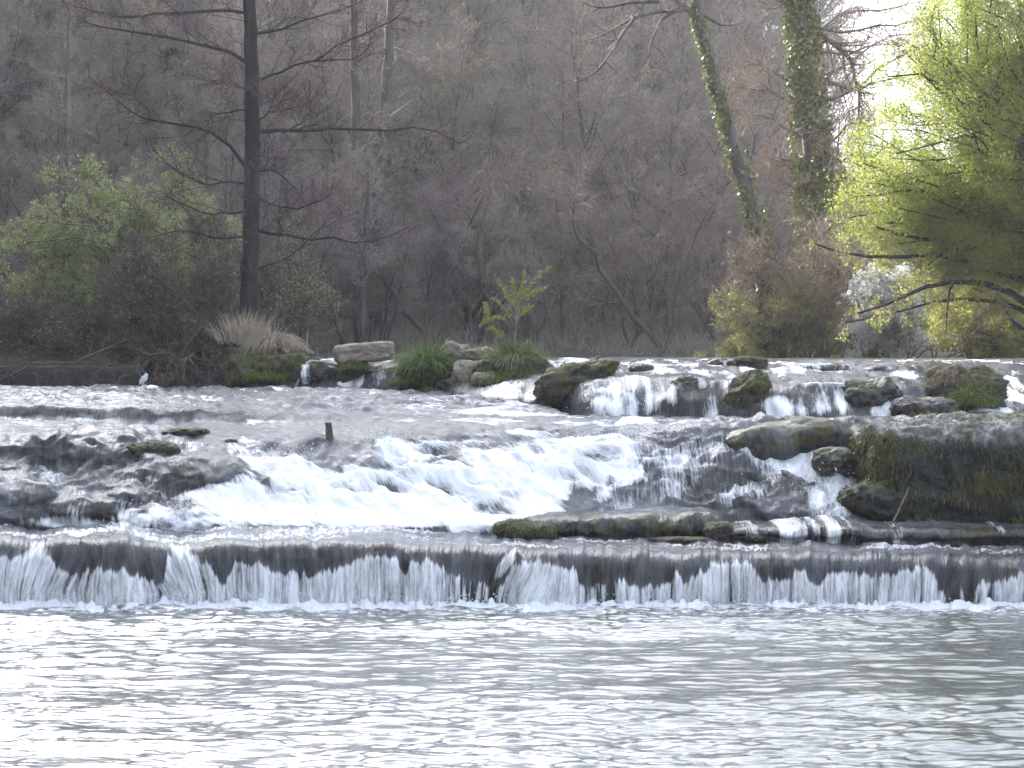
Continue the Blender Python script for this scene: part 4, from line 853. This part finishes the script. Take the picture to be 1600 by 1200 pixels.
# ------------------------------------------------------------------ the bright willow, right
def willow():
    rng = np.random.default_rng(41); Y0 = 43.0; base = np.array([12.9, 43.6, 2.4])
    root = thing('willow_tree', 'big bright green willow in fresh leaf filling the upper right, low limbs over the water', 'tree', tuple(base))
    fork = np.array([-.7, -.3, 2.6])
    tr = resamp([(0, 0, -.4), (-.2, -.1, 1.2), fork], 10); V, F = tubes(tr[None], np.linspace(.34, .24, 10)[None], 10)
    c = at(1570, 205, Y0) - base; R = np.array([4.1, 2.5, 3.75])
    e = in_ell(430, c, R * .97, rng, .45); e = e[e[:, 2] > c[2] - 3.0]; ew = e + base; epx = 800 + ew[:, 0] / ew[:, 1] * FPX; epy = HOR + (ZC - ew[:, 2]) / ew[:, 1] * FPX
    e = e[(epx > 1278 + (330 - epy) * .50) & (epx < 1740)][:270]
    P1 = to_ends(fork, e, 8, rng, rise=.10, wob=.02); R1 = np.linspace(.06, .012, 8)[None] * rng.uniform(.6, 1.2, (len(e), 1))
    low = [[(1610, 425, .3), (1560, 398, 0), (1500, 378, -.4), (1430, 372, -.7), (1370, 355, -1)], [(1610, 440, 0), (1540, 420, -.2), (1470, 398, -.5), (1400, 402, -.8), (1330, 398, -1.1), (1270, 380, -1.3)],
           [(1610, 478, -.3), (1560, 448, -.5), (1500, 440, -.6), (1440, 450, -.8), (1400, 470, -1), (1340, 490, -1.2)], [(1610, 490, 0), (1560, 472, 0), (1480, 468, -.1), (1400, 488, -.2), (1320, 505, -.3)],
           [(1500, 378, -.4), (1492, 408, -.4), (1485, 425, -.5)], [(1610, 410, .6), (1560, 382, .8), (1500, 340, 1.), (1440, 320, 1.2)], [(1610, 520, 0), (1580, 500, 0), (1560, 470, .1), (1520, 450, .2)], [(1540, 420, -.2), (1490, 440, -.4), (1480, 490, -.5), (1478, 520, -.5)]]
    PL = np.array([resamp(np.array([at(x, y, Y0 + d) for x, y, d in b]) - base, 8) for b in low]); RL = np.linspace(.075, .02, 8)[None] * np.array([1.2, 1, 1.1, .8, .5, 1, .7, .5])[:, None]
    con = np.array([resamp([fork - np.array([0, 0, .6 + .1 * i]), (fork + p[0]) / 2 - np.array([0, 0, .6]), p[0]], 8) for i, p in enumerate(PL) if p[0][0] > -2.9])
    V2, F2 = join([(V, F), tubes(P1, R1, 6), tubes(PL, RL, 6), tubes(con, np.full(con.shape[:2], .085), 6)]); mk('trunk', V2, F2, M_BARKDARK, root)
    P2, R2 = children(P1, R1, 14, 1.15, 45, rng, m=5, tmin=.25, up=.03, jit=.2); P3, R3 = children(P2, R2, 8, .6, 42, rng, m=4, tmin=.1, up=.03)
    V, F = join([tubes(P2, np.maximum(R2 * .7, .005), 3), spk(P3, .0045)]); mk('twigs', V, F, mat_twig('willow_twigs', (.10, .09, .04), (.24, .21, .10)), root, smooth=False)
    Q2, S2 = children(PL, RL, 14, .7, 50, rng, m=4, tmin=.1, up=-.02, jit=.25); Q3, S3 = children(Q2, S2, 8, .35, 45, rng, m=3)
    V, F = join([tubes(Q2, np.maximum(S2, .006), 3), spk(Q3, .006), spk(twigs_on(Q3, 4, .2, .005, 40, rng), .005)]); mk('bare_twigs', V, F, M_TWIGTAN, root, smooth=False)
    pts = on_lines(P3, 680000, rng, .09); g = fbm(pts[:, 0] * .9, pts[:, 1] * .9, pts[:, 2] * .9, 3, 7)
    d = np.linalg.norm((pts - c) / R, axis=1)
    pts = pts[(g > -.55) & (d < 1.15 + .16 * g)]
    pts = np.concatenate([pts, on_lines(Q3, 7000, rng, .03)])
    V, F = leaves(pts, .06, rng, .40, .1); mk('foliage', V, F, M_LWILLOW, root, smooth=False)
willow()

# ------------------------------------------------------------------ shrubs
def B(px, py, Y): return at(px, py, Y)
def px_r(w, Y): return w * Y / FPX
bush('bare_shrub', 'reddish bare shrub with tangled twigs below the leaning tree', 'shrub', (Xp(1270, 53), 53, 2.7), B(1250, 410, 51.6), (px_r(135, 52), 1.3, px_r(95, 52)), M_BARKPALE, M_TWIGTAN, M_LSHRUB, 51, n1=44, n2=8, n3=7, n4=4, l2=1.0, l3=.5, l4=.28, nleaf=500, lsize=.05, r1=.035, rt=.007, shell=.5)
bush('green_shrub', 'thin olive shrub leaning over the water with pale leaf sprays at its left tip', 'shrub', (Xp(1230, 52), 52.2, 2.7), B(1205, 480, 51.5), (px_r(105, 52), 1.2, px_r(65, 52)), M_BARKPALE, M_TWIGTAN, M_LSHRUB, 52, n1=26, n2=8, n3=7, n4=4, l2=.9, l3=.45, l4=.25, nleaf=9000, lsize=.06, r1=.028, rt=.006, shell=.5)
bush('green_shrub', 'low bright green shrubs along the far waterline right of centre', 'shrub', (Xp(1180, 54), 54.0, 2.75), B(1185, 545, 53.8), (px_r(75, 54), .7, px_r(24, 54)), M_BARKPALE, M_TWIGTAN, M_LSHRUB, 53, n1=30, n2=7, n3=6, n4=3, l2=.4, l3=.25, l4=.15, nleaf=9000, lsize=.06, r1=.015, rt=.005, base_r=.9, shell=.2)
bush('green_shrub', 'fresh green thicket at the waterline below the white blossom', 'shrub', (Xp(1345, 55), 55.2, 2.8), B(1345, 530, 55), (px_r(95, 55), .9, px_r(42, 55)), M_BARKPALE, M_TWIGTAN, M_LWILLOW, 54, n1=34, n2=8, n3=6, n4=3, l2=.6, l3=.3, l4=.2, nleaf=12000, lsize=.06, r1=.02, rt=.005, base_r=1.0, shell=.2)
bush('blossom_bush', 'white flowering bush among the green shrubs at right', 'bush', (Xp(1395, 50.5), 51.6, 2.7), B(1390, 464, 49.6), (px_r(58, 50), .5, px_r(50, 50)), M_BARKPALE, M_TWIGTAN, M_BLOSSOM, 55, n1=26, n2=8, n3=7, n4=4, l2=.6, l3=.35, l4=.2, nleaf=34000, lsize=.065, asp=.9, r1=.02, rt=.005, shell=.2, part='blossom', gate=-.2)
bush('yellow_shrub', 'yellow-green sunlit shrub at the right edge under the willow limbs', 'shrub', (Xp(1530, 51), 51.8, 2.7), B(1530, 500, 50.2), (px_r(110, 52), 1.3, px_r(62, 52)), M_BARKPALE, M_TWIGTAN, M_LYELLOW, 56, n1=34, n2=7, n3=6, n4=3, l2=.8, l3=.4, l4=.25, nleaf=40000, lsize=.06, r1=.025, rt=.005, base_r=.9, shell=.2)
bush('yellow_shrub', 'taller yellow-green shrub behind the willow limbs, right of the blossom', 'shrub', (Xp(1490, 57), 58.2, 2.9), B(1480, 430, 58), (px_r(120, 58), 1.6, px_r(80, 58)), M_BARKPALE, M_TWIGTAN, M_LYELLOW, 57, n1=26, n2=7, n3=6, n4=3, l2=1.0, l3=.45, l4=.25, nleaf=22000, lsize=.065, r1=.03, rt=.006, base_r=.7, shell=.2)
bush('green_shrub', 'olive-brown budding shrub between the blossom and the leaning tree', 'shrub', (Xp(1320, 56.5), 56.6, 2.8), B(1320, 450, 56.5), (px_r(95, 56), 1.2, px_r(75, 56)), M_BARKPALE, M_TWIGTAN, M_LYELLOW, 58, n1=22, n2=7, n3=6, n4=3, l2=.9, l3=.45, l4=.25, nleaf=5000, lsize=.05, r1=.025, rt=.006, shell=.3)
bush('bare_shrub', 'wide sweep of fine brown twigs under the green willow, above the white blossom', 'shrub', (Xp(1640, 50), 51.0, 3.0), B(1400, 380, 49.5), (px_r(170, 50), 1.0, px_r(36, 50)), M_BARKPALE, M_TWIGTAN, M_LSHRUB, 59, n1=20, n2=9, n3=7, n4=4, l2=.9, l3=.45, l4=.26, nleaf=900, lsize=.05, r1=.028, rt=.006, shell=.3)
# left bank
bush('sallow_bush', 'large pale green sallow bush on the bank at left, leafy towards the left', 'bush', (Xp(250, 45), 45.0, 2.7), B(155, 405, 45), (px_r(160, 45), 1.9, px_r(175, 45)), M_TWIGDARK, M_TWIGDARK, M_LPALE, 61, n1=44, n2=9, n3=6, n4=3, l2=1.1, l3=.55, l4=.28, nleaf=70000, lsize=.065, asp=.55, r1=.035, rt=.006, base_r=.5, shell=.35, gate=.05)
bush('sallow_bush', 'pale green sallow bush behind the alder trunk, topping the left thicket', 'bush', (Xp(290, 47), 47.0, 2.7), B(255, 370, 47), (px_r(120, 47), 1.6, px_r(145, 47)), M_TWIGDARK, M_TWIGDARK, M_LPALE, 62, n1=36, n2=9, n3=6, n4=3, l2=1.1, l3=.55, l4=.28, nleaf=30000, lsize=.065, asp=.55, r1=.03, rt=.006, base_r=.5, shell=.35, gate=.15)
bush('bare_shrub', 'dark bare thicket with many stems left of the alder foot', 'shrub', (Xp(290, 42.4), 42.4, 2.5), B(265, 485, 42.4), (px_r(135, 43), 1.2, px_r(118, 43)), M_TWIGDARK, M_TWIGDARK, M_LPALE, 63, n1=60, n2=10, n3=8, n4=5, l2=.8, l3=.42, l4=.24, nleaf=3500, lsize=.05, r1=.022, rt=.0055, base_r=.45, shell=.4)
bush('bare_shrub', 'low dark bare bush along the weir wall at the left edge', 'shrub', (Xp(70, 43), 43.0, 2.6), B(70, 520, 43), (px_r(120, 43), 1.1, px_r(60, 43)), M_TWIGDARK, M_TWIGDARK, M_LPALE, 64, n1=44, n2=9, n3=8, n4=4, l2=.7, l3=.4, l4=.22, nleaf=5000, lsize=.05, r1=.018, rt=.0055, base_r=.8, shell=.3)
bush('budding_shrub', 'slender budding shrub with dotted leaves right of the alder trunk', 'shrub', (Xp(455, 44), 44.2, 2.7), B(465, 425, 44), (px_r(60, 44), 1.0, px_r(100, 44)), M_TWIGDARK, M_TWIGDARK, M_LPALE, 65, n1=18, n2=8, n3=6, n4=3, l2=.7, l3=.4, l4=.22, nleaf=2600, lsize=.05, r1=.02, rt=.005, shell=.4)
def roots():
    rng = np.random.default_rng(71); base = at(290, 600, 41.3); root = thing('root_tangle', 'tangle of bleached roots and dead stems along the waterline below the left thicket', 'roots', tuple(base))
    n = 70; s = np.stack([Xp(rng.uniform(40, 400, n), 41.3), rng.uniform(40.9, 42.2, n), Zp(rng.uniform(545, 585, n), 41.3)], -1) - base
    s[:, 2] = np.where(s[:, 0] + base[0] < Xp(200, 41), np.minimum(s[:, 2], .42), s[:, 2])
    e = s + np.stack([rng.normal(size=n) * .9, -rng.uniform(.1, .8, n), -rng.uniform(.25, .75, n)], -1); e[:, 2] = np.maximum(e[:, 2], -.12)
    P = to_ends(s, e, 8, rng, rise=.12, wob=.05); R = rng.uniform(.008, .028, (n, 1)) * np.linspace(1, .5, 8)[None]
    P2, R2 = children(P, R, 4, .5, 50, rng, m=5, up=-.05, jit=.3)
    V, F = join([tubes(P, R, 5), tubes(P2, np.maximum(R2, .004), 4)]); mk('roots', V, F, M_ROOT, root)
    P3, R3 = children(P2, R2, 4, .3, 50, rng, m=3, jit=.3); V, F = spk(P3, .006); mk('rootlets', V, F, M_TWIGDARK, root, smooth=False)
roots()
# sapling on the islet
def sapling():
    rng = np.random.default_rng(81); Y0 = 37.4; base = at(806, 548, Y0); root = thing('sapling', 'yellow-green leafy sapling with spreading shoots on the middle islet', 'sapling', tuple(base))
    sh = [[(804, 548, 0), (806, 510, 0), (810, 480, 0), (820, 455, 0), (840, 432, .1), (860, 418, .1)], [(810, 482, 0), (815, 455, -.1), (820, 422, -.1)], [(808, 490, 0), (805, 465, .1), (801, 436, .1)], [(811, 478, 0), (832, 460, -.1), (855, 448, -.2)], [(805, 500, 0), (795, 470, -.1), (790, 455, -.1), (779, 438, -.2)],
          [(804, 510, 0), (790, 485, .2), (774, 467, .3)], [(803, 520, 0), (785, 497, -.2), (765, 500, -.3), (752, 505, -.3)], [(765, 515, -.2), (762, 490, -.2), (760, 474, -.2)], [(808, 500, 0), (820, 485, .2), (830, 478, .3)], [(800, 540, 0), (775, 520, 0), (765, 512, -.1)]]
    P1 = np.array([resamp(np.array([at(x, y, Y0 + d) for x, y, d in b]) - base, 9) for b in sh]); R1 = np.linspace(.011, .003, 9)[None] * np.array([1.6] + [1] * 9)[:, None]
    V, F = tubes(P1, R1, 5); mk('stem', V, F, M_WOOD, root)
    P2, _ = children(P1, R1, 9, .12, 45, rng, m=3, tmin=.25)
    V, F = leaves(np.concatenate([on_lines(P1[:, 2:], 1500, rng, .010), on_lines(P2, 1500, rng, .008)]), .046, rng, .36); mk('foliage', V, F, mat_leaf('sapling_leaf', (.20, .24, .05), (.36, .40, .11)), root, smooth=False)
sapling()

# ------------------------------------------------------------------ bare wood on the far hillside
def hill_tree(name, label, seed, H, n1, spread, up, r0, leaf=0, slim=False, multi=0, msk=None, tw=None):
    rng = np.random.default_rng(seed); root = thing(name, label, 'tree', (0, 0, 0), 'bare trees of the far hillside wood')
    if multi:
        b = rng.normal(size=(multi, 3)) * .25; b[:, 2] = -.3
        e = np.stack([rng.normal(size=multi) * spread * .45, rng.normal(size=multi) * spread * .45, H * rng.uniform(.7, 1.0, multi)], -1)
        T = to_ends(b, e, 10, rng, rise=.0, wob=.01); RT = np.linspace(r0, r0 * .2, 10)[None] * rng.uniform(.7, 1.1, (multi, 1))
    else:
        T = polyl(np.array([[0, 0, -.4]]), np.array([[rng.normal() * .05, rng.normal() * .05, 1.0]]), np.array([H * (1 if slim else .95)]), 12, .035, .05, rng); RT = np.linspace(r0, r0 * .12, 12)[None]
    per = max(1, n1 // len(T))
    P1, R1 = children(T, RT, per, spread, 55, rng, m=6, tmin=.22, up=up, jit=.14, rr=.5, shrink=.55)
    P2, R2 = children(P1, R1, 8, spread * .42, 45, rng, m=4, tmin=.15, up=up * .6, jit=.18)
    P3, R3 = children(P2, R2, 7, spread * .22, 42, rng, m=3, tmin=.1, up=.05)
    P4 = twigs_on(P3, 5, spread * .12, .006, 40, rng)
    V, F = join([tubes(T, RT, 7), tubes(P1, R1, 4)]); mk('trunk', V, F, msk or M_BARKGREY, root)
    V, F = join([spk(P2, .015), spk(P3, .011), spk(P4, .0085)]); mk('crown', V, F, tw or M_TWIGHILL, root, smooth=False)
    if leaf:
        pts = on_lines(P4, leaf, rng, .02); V, F = leaves(pts, .09, rng, .6); mk('buds', V, F, M_LHILL, root, smooth=False)
    return root
LB = ['bare grey-mauve tree with a spreading twig crown in the hillside wood', 'tall slim bare tree in the hillside wood', 'many-stemmed bare shrubby tree in the hillside wood', 'bare tree with a dusting of yellow-green buds in the hillside wood', 'wide low bare tree with reddish twigs in the hillside wood']
M_HBARK = mat_bark('hill_bark', (.05, .043, .038), (.115, .10, .088))
protos = [hill_tree('bare_tree', LB[0], 101, 9.5, 20, 3.4, .10, .15, msk=M_HBARK), hill_tree('bare_tree', LB[1], 102, 11.5, 24, 2.2, .14, .13, slim=True, msk=M_HBARK),
          hill_tree('shrubby_tree', LB[2], 103, 5.5, 28, 2.0, .12, .06, multi=7, msk=M_HBARK), hill_tree('budding_tree', LB[3], 104, 8.5, 20, 3.0, .12, .13, leaf=2600, msk=M_HBARK),
          hill_tree('bare_tree', LB[4], 105, 6.5, 22, 3.4, .06, .12, multi=3, msk=M_HBARK, tw=mat_twig('reddish_twigs', (.15, .115, .105), (.29, .23, .215)))]
def copy_thing(root, loc, rz, s):
    r = root.copy(); COL.objects.link(r); r.location = loc; r.rotation_euler = (0, 0, rz); r.scale = (s, s, s)
    for ch in root.children:
        c = ch.copy(); COL.objects.link(c); c.parent = r
    return r
def wood():
    rng = np.random.default_rng(7); used = [0] * 5; pts = []
    tries = 0
    while len(pts) < 255 and tries < 9000:
        tries += 1
        Y = 61.0 + 66 * rng.random() ** 1.25; px = rng.uniform(-150, 1750); X = Xp(px, Y)
        mind = 1.65 + (Y - 60) * .018
        if any((X - q[0]) ** 2 + (Y - q[1]) ** 2 < mind * mind for q in pts): continue
        if px > 1090 and Y < 66: continue
        if px > 1275 and Y > 72: continue
        pts.append((X, Y))
    for k, (X, Y) in enumerate(pts):
        v = rng.choice(5, p=[.28, .12, .24, .20, .16] if Y > 68 else [.10, .08, .50, .07, .25])
        z = float(hill_z(np.array(X), np.array(Y))); s = rng.uniform(.75, 1.15) * (.75 if Y < 68 else 1)
        if used[v] == 0:
            o = protos[v]; o.location = (X, Y, z); o.rotation_euler = (0, 0, rng.random() * 6.28); o.scale = (s, s, s)
        else: copy_thing(protos[v], (X, Y, z), rng.random() * 6.28, s)
        used[v] += 1
    # brush and saplings over the leaf litter: nobody could count it
    n = 70000; Y = 60 + 70 * rng.random(n) ** 1.35; px = rng.uniform(-200, 1800, n); X = Xp(px, Y); z = hill_z(X, Y)
    cl = fbm(X * .35, Y * .35, 0, 3, 201); keep = (cl > -.35) & (z > 2.7); S = np.stack([X, Y, z - .05], -1)[keep]
    D = rng.normal(size=S.shape) * .75 + np.array([0, 0, 1.0]); L = rng.uniform(.2, 1.2, len(S)) * (.6 + .6 * sm(-.3, .6, cl[keep])); R = np.full(len(S), .011)
    V, F = spikes(S, D, L, R)
    mk('undergrowth', V, F, M_TWIGHILL, smooth=False, kind='stuff')
wood()
def lone_trunk(name, label, pts, Y, r0, r1, seed, m, tw, l1=1.4):
    rng = np.random.default_rng(seed); p = np.array([at(x, y, Y) for x, y in pts]); gz = float(hill_z(np.array(p[0][0]), np.array(Y))); p[0][2] = min(p[0][2], gz); base = p[0].copy()
    base[2] = gz - .1; root = thing(name, label, 'tree', tuple(base)); P = resamp(np.concatenate([[base], p[1:]]), 24) - base; P[1:-1] += rng.normal(size=P[1:-1].shape) * .02; R = np.linspace(r0, r1, 24)
    V, F = tubes(P[None], R[None], 8); mk('trunk', V, F, m, root)
    P1, R1 = children(P[None], R[None], 26, l1, 62, rng, m=6, tmin=.35, up=.06, rr=.3, shrink=.3); P2, R2 = children(P1, R1, 8, l1 * .4, 45, rng, m=4); P3, R3 = children(P2, R2, 6, l1 * .22, 45, rng, m=3)
    V, F = join([tubes(P1, R1, 4), spk(P2, .011), spk(P3, .008), spk(twigs_on(P3, 3, .2, .005, 40, rng), .006)]); mk('crown', V, F, tw, root, smooth=False)
lone_trunk('bare_tree', 'slender pale-barked tree on the far slope at upper left', [(100, 540), (104, 330), (106, 200), (108, 80), (110, -60), (108, -200)], 63, .13, .06, 301, M_BARKPALE, M_TWIGHILL)
lone_trunk('bare_tree', 'straight grey trunk on the far slope, first right of the alder', [(560, 560), (558, 400), (556, 200), (553, 60), (552, -60), (552, -200)], 64, .17, .09, 302, M_HBARK, M_TWIGHILL)
lone_trunk('bare_tree', 'grey trunk with a slight lean on the far slope, second right of the alder', [(588, 560), (590, 400), (594, 240), (604, 120), (610, 40), (612, -100), (615, -220)], 66, .20, .10, 303, M_HBARK, M_TWIGHILL)
lone_trunk('bare_tree', 'short dark leaning trunk at the far shore beyond the dry reeds', [(463, 545), (470, 480), (480, 420), (486, 360), (490, 280)], 61, .15, .06, 304, M_HBARK, M_TWIGHILL)
lone_trunk('bare_tree', 'thin dark trunk at the far shore close right of the alder', [(430, 545), (433, 460), (436, 380), (440, 300), (442, 200)], 61.5, .13, .05, 305, M_HBARK, M_TWIGHILL)
lone_trunk('bare_tree', 'pale trunk at the far shore above the flat stone block', [(565, 548), (566, 480), (569, 410), (572, 330), (575, 250)], 60.8, .11, .05, 306, M_HBARK, M_TWIGHILL)

# ------------------------------------------------------------------ spray thrown up by the rapid and the fall
def spray():
    rng = np.random.default_rng(91); Q = []
    for px, py, Y, sx, sy, n in [(600, 692, 28.7, 26, 12, 260), (980, 684, 28.8, 40, 10, 240), (450, 715, 28.5, 30, 10, 140), (760, 702, 28.6, 120, 7, 200), (300, 795, 27.1, 60, 8, 140), (340, 818, 26.7, 60, 5, 120), (960, 640, 31.4, 30, 8, 60), (1290, 770, 27.4, 40, 20, 140), (620, 935, 24.7, 330, 4, 160), (1200, 945, 24.7, 300, 4, 160), (250, 932, 24.6, 180, 4, 120)]:
        d = rng.normal(size=(n, 3)); Q.append(np.stack([Xp(px + d[:, 0] * sx, Y), Y + d[:, 1] * .12, Zp(py - np.abs(d[:, 2]) * sy, Y)], -1))
    Q = np.concatenate(Q); n = len(Q); r = rng.uniform(.004, .012, n)[:, None, None]
    T = np.array([[1, 0, 0], [-1, 0, 0], [0, 1, 0], [0, -1, 0], [0, 0, 1], [0, 0, -1]], float)
    V = Q[:, None] + T[None] * r * rng.uniform(.7, 1.4, (n, 6, 1)); o8 = np.array([[0, 2, 4], [2, 1, 4], [1, 3, 4], [3, 0, 4], [2, 0, 5], [1, 2, 5], [3, 1, 5], [0, 3, 5]])
    F = (np.arange(n)[:, None, None] * 6 + o8[None]).reshape(-1, 3)
    mk('spray', V.reshape(-1, 3), F, M_FOAM, kind='stuff')
spray()
# ------------------------------------------------------------------ thin valley haze
def haze():
    x0, x1, y0, y1, z0, z1 = -245, 245, -125, 365, -2.4, 112
    V = np.array([[x, y, z] for x in (x0, x1) for y in (y0, y1) for z in (z0, z1)], float)
    F = np.array([[0, 1, 3, 2], [4, 6, 7, 5], [0, 4, 5, 1], [2, 3, 7, 6], [0, 2, 6, 4], [1, 5, 7, 3]])
    m = bpy.data.materials.new('haze'); m.use_nodes = True; nt = m.node_tree; nt.nodes.clear()
    out = nt.nodes.new('ShaderNodeOutputMaterial'); v = nt.nodes.new('ShaderNodeVolumePrincipled')
    v.inputs['Color'].default_value = (1, .98, .97, 1); v.inputs['Density'].default_value = HAZE; v.inputs['Anisotropy'].default_value = .3
    nt.links.new(v.outputs[0], out.inputs['Volume'])
    mk('haze', V, F, m, smooth=False, kind='stuff')
HAZE = .00065
haze()
